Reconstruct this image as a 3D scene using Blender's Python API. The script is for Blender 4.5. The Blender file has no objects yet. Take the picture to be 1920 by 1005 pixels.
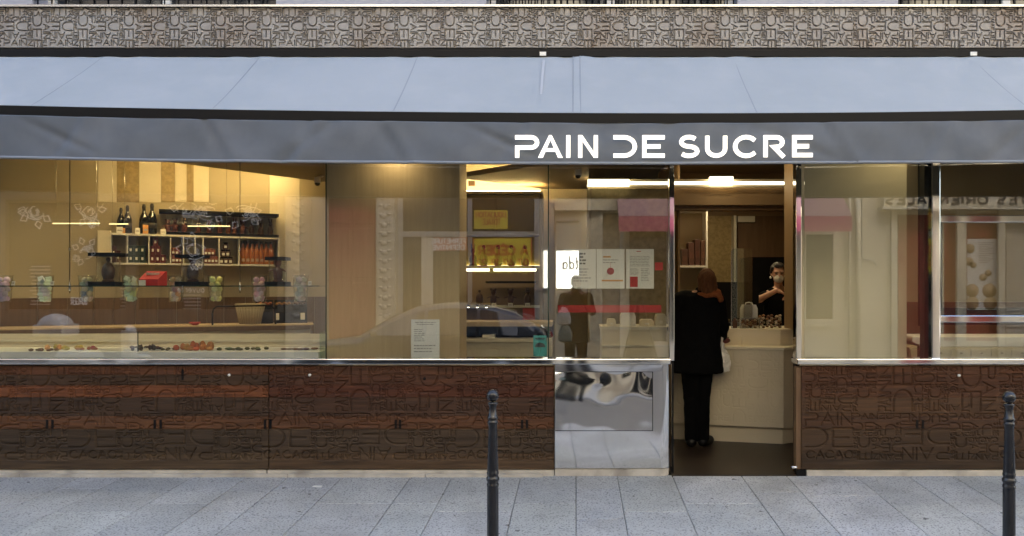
import bpy, bmesh, math, random
import numpy as np
from mathutils import Vector, Matrix
random.seed(7); rng = np.random.default_rng(7)
SC = bpy.context.scene
COL = SC.collection
R_ = math.radians
# ------------------------------------------------------------------ camera
F, CXP, CYP, CD, CH = 1440.0, 1080.0, 538.0, 5.92, 1.45     # focal in photo pixels, axis point, distance to facade, height
cam_d = bpy.data.cameras.new('camera'); cam = bpy.data.objects.new('camera', cam_d); COL.objects.link(cam)
cam.location = (0, -CD, CH); cam.rotation_euler = (R_(90), 0, 0)
cam_d.sensor_width = 36; cam_d.lens = F/1920*36
cam_d.shift_x = -(CXP-960)/1920; cam_d.shift_y = (CYP-502.5)/1920
cam_d.clip_start = 0.02; cam_d.clip_end = 500
SC.camera = cam
# ------------------------------------------------------------------ sky, sun, exposure
w = bpy.data.worlds.new('World'); SC.world = w; w.use_nodes = True
nt = w.node_tree; bg = nt.nodes['Background']; sky = nt.nodes.new('ShaderNodeTexSky')
sky.sky_type = 'NISHITA'; sky.sun_disc = False; sky.sun_elevation = R_(38); sky.sun_rotation = R_(20)
sky.air_density = 1.0; sky.dust_density = 3.0; sky.ozone_density = .4
nt.links.new(sky.outputs[0], bg.inputs[0]); bg.inputs[1].default_value = 0.15
sd = bpy.data.lights.new('sun', 'SUN'); sun = bpy.data.objects.new('sun', sd); COL.objects.link(sun)
sd.energy = 4.5; sd.angle = R_(0.6); sd.color = (1, .95, .87)
sdir = Vector((math.sin(R_(20))*math.cos(R_(38)), math.cos(R_(20))*math.cos(R_(38)), math.sin(R_(38))))
sun.rotation_euler = (-sdir).to_track_quat('-Z', 'Y').to_euler(); sun.location = (0, 20, 30)
SC.view_settings.view_transform = 'Standard'; SC.view_settings.look = 'None'
SC.view_settings.exposure = 2.5; SC.view_settings.gamma = 1
SC.cycles.use_denoising = True; SC.cycles.use_adaptive_sampling = False
SC.cycles.max_bounces = 10; SC.cycles.transparent_max_bounces = 24; SC.cycles.glossy_bounces = 5
SC.cycles.caustics_reflective = False; SC.cycles.caustics_refractive = False
SC.cycles.sample_clamp_indirect = 4
# ------------------------------------------------------------------ placing: a photo pixel at a depth Y behind the facade plane
def W(px, py, Y):
    d = CD+Y
    return Vector(((px-CXP)*d/F, Y, CH+(CYP-py)*d/F))
def RX(px, Y=-10.0): return (px-CXP)*(CD-Y)/F       # things across the street, seen mirrored in the glass
def RZ(py, Y=-10.0): return CH+(CYP-py)*(CD-Y)/F
def WX(px, Y): return (px-CXP)*(CD+Y)/F
def WZ(py, Y): return CH+(CYP-py)*(CD+Y)/F
# ------------------------------------------------------------------ materials
def nnode(nt, t, **k):
    n = nt.nodes.new(t)
    for a, b in k.items(): setattr(n, a, b)
    return n
def mat(name, col, rough=.6, metal=0, col2=None, scale=4, stretch=(1,1,1), bump=0, bscale=None, spec=.5, emit=0, ecol=None,
        objcol=False, detail=4, contrast=(.35,.65), rvar=0, dirt=None, sheen=0, coat=0, alpha=1, trans=0, spk=None, space='world'):
    m = bpy.data.materials.new(name); m.use_nodes = True; nt = m.node_tree; L = nt.links.new
    b = nt.nodes['Principled BSDF']
    b.inputs['Roughness'].default_value = rough; b.inputs['Metallic'].default_value = metal
    b.inputs['Specular IOR Level'].default_value = spec
    if coat: b.inputs['Coat Weight'].default_value = coat
    if sheen: b.inputs['Sheen Weight'].default_value = sheen
    if trans: b.inputs['Transmission Weight'].default_value = trans
    if space == 'world':
        vec = nnode(nt, 'ShaderNodeNewGeometry').outputs['Position']
    else:
        vec = nnode(nt, 'ShaderNodeTexCoord').outputs['Object']
    mp = nnode(nt, 'ShaderNodeMapping'); mp.inputs['Scale'].default_value = stretch; L(vec, mp.inputs['Vector']); vec = mp.outputs[0]
    base = None
    if objcol:
        oi = nnode(nt, 'ShaderNodeObjectInfo'); base = oi.outputs['Color']
    if col2 is not None or objcol:
        nz = nnode(nt, 'ShaderNodeTexNoise'); nz.inputs['Scale'].default_value = scale; nz.inputs['Detail'].default_value = detail
        nz.inputs['Roughness'].default_value = .62
        L(vec, nz.inputs['Vector'])
        mr = nnode(nt, 'ShaderNodeMapRange'); mr.inputs['From Min'].default_value = contrast[0]; mr.inputs['From Max'].default_value = contrast[1]
        L(nz.outputs['Fac'], mr.inputs['Value'])
        if col2 is not None:
            mx = nnode(nt, 'ShaderNodeMix', data_type='RGBA'); L(mr.outputs[0], mx.inputs['Factor'])
            mx.inputs['A'].default_value = (*col, 1); mx.inputs['B'].default_value = (*col2, 1)
            out = mx.outputs['Result']
            if objcol:
                mu = nnode(nt, 'ShaderNodeMix', data_type='RGBA', blend_type='MULTIPLY'); mu.inputs['Factor'].default_value = 1
                L(out, mu.inputs['A']); L(base, mu.inputs['B']); out = mu.outputs['Result']
            base = out
        if rvar:
            r2 = nnode(nt, 'ShaderNodeMapRange'); r2.inputs['To Min'].default_value = max(0, rough-rvar); r2.inputs['To Max'].default_value = min(1, rough+rvar)
            L(nz.outputs['Fac'], r2.inputs['Value']); L(r2.outputs[0], b.inputs['Roughness'])
    if spk:     # fine mineral speckle: (colour, scale, amount)
        vz = nnode(nt, 'ShaderNodeTexNoise'); vz.inputs['Scale'].default_value = spk[1]; vz.inputs['Detail'].default_value = 2; L(vec, vz.inputs['Vector'])
        m2 = nnode(nt, 'ShaderNodeMapRange'); m2.inputs['From Min'].default_value = .52; m2.inputs['From Max'].default_value = .66; m2.inputs['To Max'].default_value = spk[2]
        L(vz.outputs['Fac'], m2.inputs['Value'])
        mx = nnode(nt, 'ShaderNodeMix', data_type='RGBA'); L(m2.outputs[0], mx.inputs['Factor'])
        if base is not None: L(base, mx.inputs['A'])
        else: mx.inputs['A'].default_value = (*col, 1)
        mx.inputs['B'].default_value = (*spk[0], 1); base = mx.outputs['Result']
    if dirt:    # blotchy stains: (colour, scale, amount)
        vz = nnode(nt, 'ShaderNodeTexNoise'); vz.inputs['Scale'].default_value = dirt[1]; vz.inputs['Detail'].default_value = 6; L(vec, vz.inputs['Vector'])
        m2 = nnode(nt, 'ShaderNodeMapRange'); m2.inputs['From Min'].default_value = .5; m2.inputs['From Max'].default_value = .72; m2.inputs['To Max'].default_value = dirt[2]
        L(vz.outputs['Fac'], m2.inputs['Value'])
        mx = nnode(nt, 'ShaderNodeMix', data_type='RGBA'); L(m2.outputs[0], mx.inputs['Factor'])
        if base is not None: L(base, mx.inputs['A'])
        else: mx.inputs['A'].default_value = (*col, 1)
        mx.inputs['B'].default_value = (*dirt[0], 1); base = mx.outputs['Result']
    if base is not None: L(base, b.inputs['Base Color'])
    else: b.inputs['Base Color'].default_value = (*col, 1)
    if bump:
        bz = nnode(nt, 'ShaderNodeTexNoise'); bz.inputs['Scale'].default_value = bscale or scale*4; bz.inputs['Detail'].default_value = 5
        L(vec, bz.inputs['Vector'])
        bp = nnode(nt, 'ShaderNodeBump'); bp.inputs['Strength'].default_value = bump; bp.inputs['Distance'].default_value = .01
        L(bz.outputs['Fac'], bp.inputs['Height']); L(bp.outputs[0], b.inputs['Normal'])
    if emit:
        b.inputs['Emission Color'].default_value = (*(ecol or col), 1); b.inputs['Emission Strength'].default_value = emit
    return m
def glassmat(name, refl=.08, tint=(.96,.97,.95), rough=0.0):
    m = bpy.data.materials.new(name); m.use_nodes = True; nt = m.node_tree; L = nt.links.new
    nt.nodes.remove(nt.nodes['Principled BSDF']); out = nt.nodes['Material Output']
    tr = nnode(nt, 'ShaderNodeBsdfTransparent'); tr.inputs[0].default_value = (*tint, 1)
    gl = nnode(nt, 'ShaderNodeBsdfGlossy'); gl.inputs['Roughness'].default_value = rough
    lw = nnode(nt, 'ShaderNodeLayerWeight'); lw.inputs['Blend'].default_value = .5
    pw = nnode(nt, 'ShaderNodeMath', operation='POWER'); pw.inputs[1].default_value = 5; L(lw.outputs['Facing'], pw.inputs[0])
    ma = nnode(nt, 'ShaderNodeMath', operation='MULTIPLY_ADD'); ma.inputs[1].default_value = .8; ma.inputs[2].default_value = refl; L(pw.outputs[0], ma.inputs[0])
    mx = nnode(nt, 'ShaderNodeMixShader'); L(ma.outputs[0], mx.inputs[0]); L(tr.outputs[0], mx.inputs[1]); L(gl.outputs[0], mx.inputs[2])
    L(mx.outputs[0], out.inputs['Surface'])
    return m
def emis(name, col, s): return mat(name, col, emit=s, ecol=col)
M = {}
M['granite'] = mat('granite', (.36,.368,.36), .75, col2=(.46,.468,.46), scale=1.6, spk=((.15,.15,.15), 78, .85), dirt=((.22,.215,.20), 1.9, .5), bump=.5, bscale=85, objcol=True)
M['joint'] = mat('joint', (.11,.11,.105), .9)
M['seam'] = mat('seam_thread', (.265,.29,.315), .8)
M['gum'] = mat('old_gum', (.09,.088,.085), .8, col2=(.16,.155,.15), scale=9)
M['asphalt'] = mat('asphalt', (.115,.105,.095), .85, col2=(.15,.14,.125), scale=3, bump=.4, bscale=90)
M['kerb'] = mat('kerb', (.3,.3,.3), .8, col2=(.4,.4,.39), scale=5, spk=((.12,.12,.12), 80, .6))
M['limestone'] = mat('limestone', (.40,.36,.30), .75, col2=(.52,.48,.41), scale=3, dirt=((.14,.12,.10), 4.5, .6), bump=.15, bscale=60)
M['upper_wall'] = mat('upper_wall', (.36,.36,.40), .8, col2=(.42,.42,.46), scale=2, bump=.08, bscale=50)
M['frieze'] = mat('frieze', (.235,.212,.19), .5, col2=(.34,.32,.29), scale=3.2, contrast=(.3,.7), dirt=((.17,.11,.065), 2.6, .5), bump=.12, bscale=70, detail=7)
M['steel'] = mat('polished_steel', (.78,.76,.73), .06, metal=1)
M['steel_brush'] = mat('brushed_steel', (.55,.55,.54), .25, metal=1)
M['black_metal'] = mat('black_metal', (.0035,.003,.003), .5, spec=.18)
M['soft_black'] = mat('soft_black', (.004,.0038,.004), .8, spec=.15)
M['wood'] = mat('stained_wood', (.55,.5,.46), .55, spec=.16, col2=(1.7,1.55,1.4), scale=2.2, stretch=(1.2,4,26), detail=8, contrast=(.3,.72), bump=.35, bscale=9, objcol=True, rvar=.12, dirt=((.05,.04,.035), 3.0, .35))
M['oak'] = mat('veneer_oak', (.50,.375,.215), .45, col2=(.60,.46,.28), scale=3, stretch=(14,14,.7), detail=6, contrast=(.25,.75))
M['beige'] = mat('beige_panel', (.40,.335,.215), .55, col2=(.43,.36,.235), scale=1.2)
M['sand'] = mat('sand_panel', (.60,.53,.36), .5, col2=(.64,.57,.40), scale=.8)
M['cream'] = mat('cream_paint', (.68,.60,.44), .5, col2=(.72,.64,.48), scale=1.5)
M['gold_paper'] = mat('gold_wallpaper', (.27,.195,.085), .5, col2=(.36,.265,.12), scale=26, detail=5, contrast=(.4,.6), metal=.2)
M['dark_wood'] = mat('dark_panel_wood', (.115,.062,.028), .5, col2=(.15,.085,.04), scale=3, stretch=(12,12,.8))
M['brown'] = mat('brown_panel', (.20,.125,.06), .55, col2=(.23,.15,.075), scale=1.5)
M['ceiling'] = mat('ceiling_paint', (.30,.225,.13), .7)
M['floor'] = mat('dark_floor', (.014,.009,.006), .4, col2=(.024,.015,.010), scale=3, stretch=(1,6,1), bump=.1, bscale=30)
M['white'] = mat('white_paint', (.74,.72,.66), .45)
M['counter_beige'] = mat('counter_beige', (.55,.48,.34), .55, col2=(.59,.51,.37), scale=2)
M['offwhite'] = mat('offwhite_laminate', (.62,.58,.47), .45)
M['paper'] = mat('paper', (.74,.72,.66), .7)
M['ink'] = mat('ink', (.06,.055,.05), .7)
M['greyink'] = mat('grey_ink', (.32,.31,.29), .7)
M['red_ink'] = mat('red_print', (.45,.035,.03), .6)
M['orange_ink'] = mat('orange_print', (.62,.28,.06), .6)
M['choc'] = mat('chocolate', (.055,.02,.010), .32, col2=(.09,.036,.018), scale=12, space='obj')
M['choc_red'] = mat('milk_chocolate', (.18,.05,.025), .35, col2=(.13,.035,.018), scale=14, space='obj')
M['bottle_dark'] = mat('dark_bottle_glass', (.012,.012,.008), .08, spec=.7)
M['label_dark'] = mat('dark_label', (.04,.035,.03), .5)
M['amber'] = mat('amber_syrup', (.36,.115,.035), .15, spec=.6)
M['amber_dark'] = mat('amber_dark', (.20,.055,.02), .15, spec=.6)
M['yellow_glass'] = mat('yellow_liqueur', (.45,.33,.05), .12, spec=.6)
M['objpaint'] = mat('coloured_card', (.9,.9,.9), .5, col2=(1,1,1), scale=30, objcol=True, space='obj')
M['objsweet'] = mat('sugar_sweet', (.88,.88,.88), .65, col2=(1.02,1.02,1.02), scale=25, objcol=True, space='obj', bump=.2, bscale=60)
M['glass'] = glassmat('window_glass', .135)
M['clear'] = glassmat('clear_glass', .05, (.97,.98,.97))
M['green_glass'] = glassmat('shelf_glass', .06, (.86,.94,.88))
M['glass_edge'] = mat('glass_edge', (.02,.045,.03), .2)
M['dark_pane'] = mat('dark_window_pane', (.02,.022,.024), .06, spec=.8)
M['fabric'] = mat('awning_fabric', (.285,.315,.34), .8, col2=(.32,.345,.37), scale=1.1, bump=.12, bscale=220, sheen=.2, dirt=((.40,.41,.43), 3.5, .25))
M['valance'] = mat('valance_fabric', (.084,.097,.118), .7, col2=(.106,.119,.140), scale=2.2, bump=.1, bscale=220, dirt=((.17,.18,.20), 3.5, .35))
M['hem'] = mat('valance_hem', (.20,.22,.25), .75)
M['sign_white'] = emis('lit_letter', (1,.95,.84), .24)
M['sign_side'] = mat('letter_side', (.75,.68,.5), .5)
M['cove'] = emis('cove_light', (1,.72,.30), 12)
M['cove_white'] = emis('shelf_light', (1,.86,.58), 1.0)
M['lamp'] = emis('lamp_disc', (1,.84,.58), 4)
M['cast_iron'] = mat('bollard_paint', (.013,.014,.017), .24, col2=(.020,.021,.025), scale=9, bump=.12, bscale=60, rvar=.12, space='obj')
M['marble'] = mat('marble', (.24,.195,.115), .3, col2=(.165,.13,.07), scale=16, detail=10, contrast=(.38,.64))
M['skin'] = mat('skin', (.48,.26,.17), .5); M['skin'].node_tree.nodes['Principled BSDF'].inputs['Subsurface Weight'].default_value = .1
M['hair_brown'] = mat('brown_hair', (.055,.021,.008), .75, spec=.12, col2=(.105,.043,.016), scale=30, stretch=(5,5,.25), bump=.5, bscale=90)
M['hair_dark'] = mat('dark_hair', (.012,.009,.008), .4, col2=(.025,.018,.014), scale=60, stretch=(3,3,.4), bump=.4, bscale=90)
M['coat_black'] = mat('black_wool', (.0022,.0022,.0025), .95, spec=.08, col2=(.0035,.0033,.0036), scale=30, bump=.3, bscale=150)
M['trouser'] = mat('black_trouser', (.0022,.0022,.0024), .9, spec=.08)
M['shoe'] = mat('black_leather', (.004,.0036,.0036), .45, spec=.3)
M['scarf'] = mat('rust_scarf', (.15,.045,.014), .95, spec=.1, col2=(.21,.07,.025), scale=40, bump=.4, bscale=120)
M['mask'] = mat('face_mask', (.62,.58,.50), .8)
M['plastic_bag'] = mat('plastic_bag', (.70,.66,.60), .3, spec=.6, bump=.6, bscale=30)
M['rose_ink'] = mat('white_decal', (.8,.8,.78), .6)
# ------------------------------------------------------------------ objects
def link(name, me, m=None, parent=None, col=None):
    o = bpy.data.objects.new(name, me); COL.objects.link(o)
    if me is not None and m is not None:
        if not me.materials: me.materials.append(m)
    if parent:
        o.parent = parent
        if parent.name in WINV: o.matrix_parent_inverse = WINV[parent.name]
    if col: o.color = (*col, 1)
    return o
WINV = {}
def wempty(name, loc, label=None, cat=None, group=None, kind=None):     # Empty at a thing's base whose parts are given in world coordinates
    o = empty(name, loc, label, cat, group, kind); WINV[o.name] = Matrix.Translation(-Vector(loc)); return o
def tag(o, label=None, cat=None, group=None, kind=None):
    if label: o['label'] = label
    if cat: o['category'] = cat
    if group: o['group'] = group
    if kind: o['kind'] = kind
    return o
def empty(name, loc=(0,0,0), label=None, cat=None, group=None, kind=None, rz=0):
    o = bpy.data.objects.new(name, None); COL.objects.link(o); o.location = loc; o.rotation_euler = (0,0,rz); o.empty_display_size = .1
    return tag(o, label, cat, group, kind)
class MB:
    def __init__(s): s.v = []; s.f = []; s.sm = []
    def add(s, V, Fc, smooth=False):
        n = len(s.v); s.v += [tuple(map(float, p)) for p in V]; s.f += [tuple(i+n for i in f) for f in Fc]; s.sm += [smooth]*len(Fc); return s
    def box(s, x0, x1, y0, y1, z0, z1):
        V = [(x0,y0,z0),(x1,y0,z0),(x1,y1,z0),(x0,y1,z0),(x0,y0,z1),(x1,y0,z1),(x1,y1,z1),(x0,y1,z1)]
        return s.add(V, [(0,3,2,1),(4,5,6,7),(0,1,5,4),(1,2,6,5),(2,3,7,6),(3,0,4,7)])
    def obox(s, c, hx, hy, hz, rz=0, rx=0, ry=0):
        mt = Matrix.Rotation(rz,4,'Z') @ Matrix.Rotation(ry,4,'Y') @ Matrix.Rotation(rx,4,'X')
        V = [Vector(c)+mt@Vector((a*hx,b*hy,e*hz)) for e in (-1,1) for (a,b) in ((-1,-1),(1,-1),(1,1),(-1,1))]
        return s.add(V, [(0,3,2,1),(4,5,6,7),(0,1,5,4),(1,2,6,5),(2,3,7,6),(3,0,4,7)])
    def lathe(s, prof, c=(0,0,0), n=20, sx=1, sy=1, smooth=True):
        V = []; Fc = []; k = len(prof)
        for (r, z) in prof:
            for i in range(n):
                a = 2*math.pi*i/n; V.append((c[0]+r*sx*math.cos(a), c[1]+r*sy*math.sin(a), c[2]+z))
        for j in range(k-1):
            for i in range(n):
                Fc.append((j*n+i, j*n+(i+1)%n, (j+1)*n+(i+1)%n, (j+1)*n+i))
        Fc.append(tuple(range(n-1,-1,-1))); Fc.append(tuple((k-1)*n+i for i in range(n)))
        return s.add(V, Fc, smooth)
    def tube(s, pts, r, n=8, smooth=True, closed=False):
        pts = [Vector(p) for p in pts]; k = len(pts); rs = r if isinstance(r, (list,tuple)) else [r]*k
        V = []; Fc = []; up = None
        for i, p in enumerate(pts):
            t = (pts[min(i+1,k-1)]-pts[max(i-1,0)]).normalized()
            if up is None: up = Vector((0,0,1)) if abs(t.z) < .9 else Vector((0,1,0))
            a = t.cross(up).normalized(); b = a.cross(t).normalized(); up = b
            for j in range(n):
                th = 2*math.pi*j/n; V.append(p+rs[i]*(math.cos(th)*a+math.sin(th)*b))
        for i in range(k-1):
            for j in range(n): Fc.append((i*n+j, i*n+(j+1)%n, (i+1)*n+(j+1)%n, (i+1)*n+j))
        Fc.append(tuple(range(n-1,-1,-1))); Fc.append(tuple((k-1)*n+j for j in range(n)))
        return s.add(V, Fc, smooth)
    def ell(s, c, rx, ry, rz, n=14, m=9, rot=None):
        V = []; Fc = []
        for j in range(m+1):
            ph = math.pi*j/m
            for i in range(n):
                th = 2*math.pi*i/n
                p = Vector((rx*math.sin(ph)*math.cos(th), ry*math.sin(ph)*math.sin(th), -rz*math.cos(ph)))
                if rot is not None: p = rot @ p
                V.append(Vector(c)+p)
        for j in range(m):
            for i in range(n): Fc.append((j*n+i, j*n+(i+1)%n, (j+1)*n+(i+1)%n, (j+1)*n+i))
        return s.add(V, Fc, True)
    def cap(s, a, b, ra, rb, n=12):
        a = Vector(a); b = Vector(b); k = 10; L_ = (b-a).length; t = (b-a).normalized() if L_ > 1e-6 else Vector((0,0,1))
        pts = []; rs = []
        for i in range(6):
            an = math.pi/2*(1-i/5); pts.append(a - t*ra*math.sin(an)); rs.append(max(ra*math.cos(an), .0005))
        for i in range(6):
            an = math.pi/2*(i/5); pts.append(b + t*rb*math.sin(an)); rs.append(max(rb*math.cos(an), .0005))
        up = Vector((0,0,1)) if abs(t.z) < .9 else Vector((0,1,0)); u = t.cross(up).normalized(); v = u.cross(t)
        V = []; Fc = []
        for p, r in zip(pts, rs):
            for j in range(n):
                th = 2*math.pi*j/n; V.append(p+r*(math.cos(th)*u+math.sin(th)*v))
        for i in range(len(pts)-1):
            for j in range(n): Fc.append((i*n+j, i*n+(j+1)%n, (i+1)*n+(j+1)%n, (i+1)*n+j))
        return s.add(V, Fc, True)
    def prism(s, poly, y0, y1):       # polygon of (x, z) extruded along y
        n = len(poly); V = [(x,y0,z) for x,z in poly]+[(x,y1,z) for x,z in poly]
        Fc = [tuple(range(n)), tuple(range(2*n-1,n-1,-1))]+[(i,i+n,(i+1)%n+n,(i+1)%n) for i in range(n)]
        return s.add(V, Fc)
    def zprism(s, poly, z0, z1):      # polygon of (x, y) extruded along z
        n = len(poly); V = [(x,y,z0) for x,y in poly]+[(x,y,z1) for x,y in poly]
        Fc = [tuple(range(n-1,-1,-1)), tuple(range(n,2*n))]+[(i,(i+1)%n,(i+1)%n+n,i+n) for i in range(n)]
        return s.add(V, Fc)
    def xprism(s, poly, x0, x1):      # polygon of (y, z) extruded along x
        n = len(poly); V = [(x0,y,z) for y,z in poly]+[(x1,y,z) for y,z in poly]
        Fc = [tuple(range(n)), tuple(range(2*n-1,n-1,-1))]+[(i,i+n,(i+1)%n+n,(i+1)%n) for i in range(n)]
        return s.add(V, Fc)
    def mesh(s, name, m=None, fix=True):
        me = bpy.data.meshes.new(name); me.from_pydata(s.v, [], s.f); me.polygons.foreach_set('use_smooth', s.sm)
        if fix:
            bm = bmesh.new(); bm.from_mesh(me); bmesh.ops.recalc_face_normals(bm, faces=bm.faces); bm.to_mesh(me); bm.free()
        if m: me.materials.append(m)
        me.update(); return me
    def build(s, name, m, parent=None, col=None, bevel=0):
        o = link(name, s.mesh(name, m), None, parent, col)
        if bevel:
            b = o.modifiers.new('bevel','BEVEL'); b.width = bevel; b.segments = 2; b.limit_method = 'ANGLE'
        return o
def B(name, m, x0, x1, y0, y1, z0, z1, parent=None, col=None, bevel=0):
    if x0 > x1: x0, x1 = x1, x0
    if z0 > z1: z0, z1 = z1, z0
    if y0 > y1: y0, y1 = y1, y0
    return MB().box(x0,x1,y0,y1,z0,z1).build(name, m, parent, col, bevel)
def PB(name, m, px0, px1, py0, py1, Y, dep, parent=None, col=None, bevel=0):   # box whose front face covers photo pixels at depth Y
    return B(name, m, WX(px0,Y), WX(px1,Y), Y, Y+dep, WZ(py1,Y), WZ(py0,Y), parent, col, bevel)
def struct(o): o['kind'] = 'structure'; return o
def grid_mesh(name, V, m=None, smooth=True):          # V: (rows, cols, 3)
    nz, nx, _ = V.shape
    me = bpy.data.meshes.new(name); me.vertices.add(nz*nx); me.vertices.foreach_set('co', V.reshape(-1).astype(np.float32))
    i = np.arange(nz*nx).reshape(nz, nx)
    q = np.stack([i[:-1,:-1], i[:-1,1:], i[1:,1:], i[1:,:-1]], -1).reshape(-1)
    n = (nz-1)*(nx-1)
    me.loops.add(4*n); me.loops.foreach_set('vertex_index', q.astype(np.int32))
    me.polygons.add(n); me.polygons.foreach_set('loop_start', np.arange(0,4*n,4,dtype=np.int32)); me.polygons.foreach_set('loop_total', np.full(n,4,dtype=np.int32))
    me.polygons.foreach_set('use_smooth', np.full(n, smooth))
    me.update(calc_edges=True); me.validate()
    if m: me.materials.append(m)
    return me
# ------------------------------------------------------------------ a geometric stroke alphabet
def arc(cx, cy, rx, ry, a0, a1, n=10):
    return [(cx+rx*math.cos(R_(a0+(a1-a0)*i/n)), cy+ry*math.sin(R_(a0+(a1-a0)*i/n))) for i in range(n+1)]
G = {
 'A': (.95, [[(0,0),(.475,1),(.95,0)], [(.17,.33),(.78,.33)]]),
 'B': (.65, [[(0,.5),(.38,.5)]+arc(.38,.75,.25,.25,-90,90)[0:]+[(0,1),(0,0),(.4,0)]+arc(.4,.25,.27,.25,-90,90)]),
 'C': (.95, [arc(.52,.5,.52,.5,40,320,16)]),
 'D': (.85, [[(0,1),(.38,1)]+arc(.38,.5,.47,.5,90,-90,14)+[(0,0)]]),
 'd': (.85, [[(0,0),(0,1),(.38,1)]+arc(.38,.5,.47,.5,90,-90,14)+[(0,0)]]),
 'E': (.78, [[(.78,1),(0,1),(0,0),(.78,0)], [(.06,.5),(.62,.5)]]),
 'É': (.78, [[(.78,1),(0,1),(0,0),(.78,0)], [(.06,.5),(.62,.5)], [(.3,1.14),(.55,1.32)]]),
 'F': (.7, [[(.7,1),(0,1),(0,0)], [(0,.5),(.58,.5)]]),
 'G': (1.0, [arc(.52,.5,.52,.5,40,355,16)+[(.55,.46)]]),
 'I': (.06, [[(.03,0),(.03,1)]]),
 'H': (.75, [[(0,0),(0,1)], [(.75,0),(.75,1)], [(0,.5),(.75,.5)]]),
 'L': (.62, [[(0,1),(0,0),(.62,0)]]),
 'M': (.95, [[(0,0),(0,1),(.475,.25),(.95,1),(.95,0)]]),
 'N': (.78, [[(0,0),(0,1),(.78,0),(.78,1)]]),
 'O': (1.0, [arc(.5,.5,.5,.5,0,360,20)]),
 'P': (.92, [[(0,1),(.62,1)]+arc(.62,.72,.28,.28,90,-90,8)+[(0,.44),(0,0)]]),
 'p': (.72, [[(0,0),(0,1),(.42,1)]+arc(.42,.72,.28,.28,90,-90,8)+[(0,.44)]]),
 'Q': (1.0, [arc(.5,.5,.5,.5,0,360,20), [(.6,.3),(.95,-.05)]]),
 'R': (.86, [[(0,0),(0,1),(.52,1)]+arc(.52,.73,.27,.27,90,-75,8)+[(.40,.45),(.86,0)]]),
 'S': (.74, [arc(.38,.75,.33,.25,35,270,10)+arc(.38,.25,.36,.25,90,-145,10)]),
 'T': (.76, [[(0,1),(.76,1)], [(.38,1),(.38,0)]]),
 'U': (.80, [[(0,1),(0,.4)]+arc(.4,.4,.4,.4,180,360,12)+[(.8,1)]]),
 'V': (.86, [[(0,1),(.43,0),(.86,1)]]),
 'Z': (.78, [[(0,1),(.78,1),(0,0),(.78,0)]]),
 '0': (.66, [arc(.33,.5,.33,.5,0,360,16)]), '1': (.25, [[(0,.8),(.22,1),(.22,0)]]),
 '2': (.62, [arc(.31,.7,.31,.3,170,-40,8)+[(0,0),(.62,0)]]), '5': (.62, [[(.58,1),(.08,1),(.04,.56)]+arc(.3,.33,.32,.33,110,-150,8)]),
 '6': (.64, [arc(.32,.31,.32,.31,0,360,12), [(.5,1),(.02,.38)]]), '7': (.6, [[(0,1),(.6,1),(.2,0)]]),
 '8': (.62, [arc(.31,.76,.25,.24,0,360,12), arc(.31,.27,.31,.27,0,360,12)]), '9': (.64, [arc(.32,.69,.32,.31,0,360,12), [(.14,0),(.62,.62)]]),
 ' ': (.4, []), '-': (.4, [[(0,.5),(.4,.5)]]),
 # handwriting
 'a': (.5, [arc(.25,.25,.25,.25,30,330,10), [(.5,.5),(.5,.06),(.6,0)]]), 'e': (.46, [[(.02,.27),(.46,.27)]+arc(.23,.25,.23,.25,0,300,10)]),
 'l': (.12, [[(.1,1),(0,.1),(.1,0)]]), 't': (.3, [[(.2,.9),(.1,.1),(.28,0)], [(0,.55),(.32,.55)]]), 'q': (.55, [arc(.25,.25,.25,.25,0,360,10), [(.5,1),(.5,.05),(.6,0)]]),
 'o': (.5, [arc(.25,.25,.25,.25,0,360,10)]), 'u': (.48, [[(0,.5),(0,.2)]+arc(.22,.2,.22,.2,180,360,8)+[(.44,.5),(.44,0)]]),
 'v': (.45, [[(0,.5),(.2,0),(.45,.5)]]), 'r': (.35, [[(0,.5),(0,0)], [(0,.3),(.15,.5),(.35,.48)]]), 'i': (.06, [[(.03,0),(.03,.55)]]),
}
def text_paths(s, gap=.24):
    x = 0; out = []
    for ch in s:
        wd, st = G[ch]
        for p in st: out.append([(x+a, b) for a, b in p])
        x += wd+gap
    return x-gap, out
def fit(s, x0, y0, x1, y1, rot=0, gap=.24):
    """strokes of the word s filling the box; rot in quarter turns clockwise; y up"""
    wd, ps = text_paths(s, gap); W_ = x1-x0; H_ = y1-y0; out = []
    for p in ps:
        q = []
        for a, b in p:
            u, v = a/wd if wd else .5, b
            if rot == 1: u, v = v, 1-u
            elif rot == 2: u, v = 1-u, 1-v
            elif rot == 3: u, v = 1-v, u
            q.append((x0+u*W_, y0+v*H_))
        out.append(q)
    return out
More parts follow.
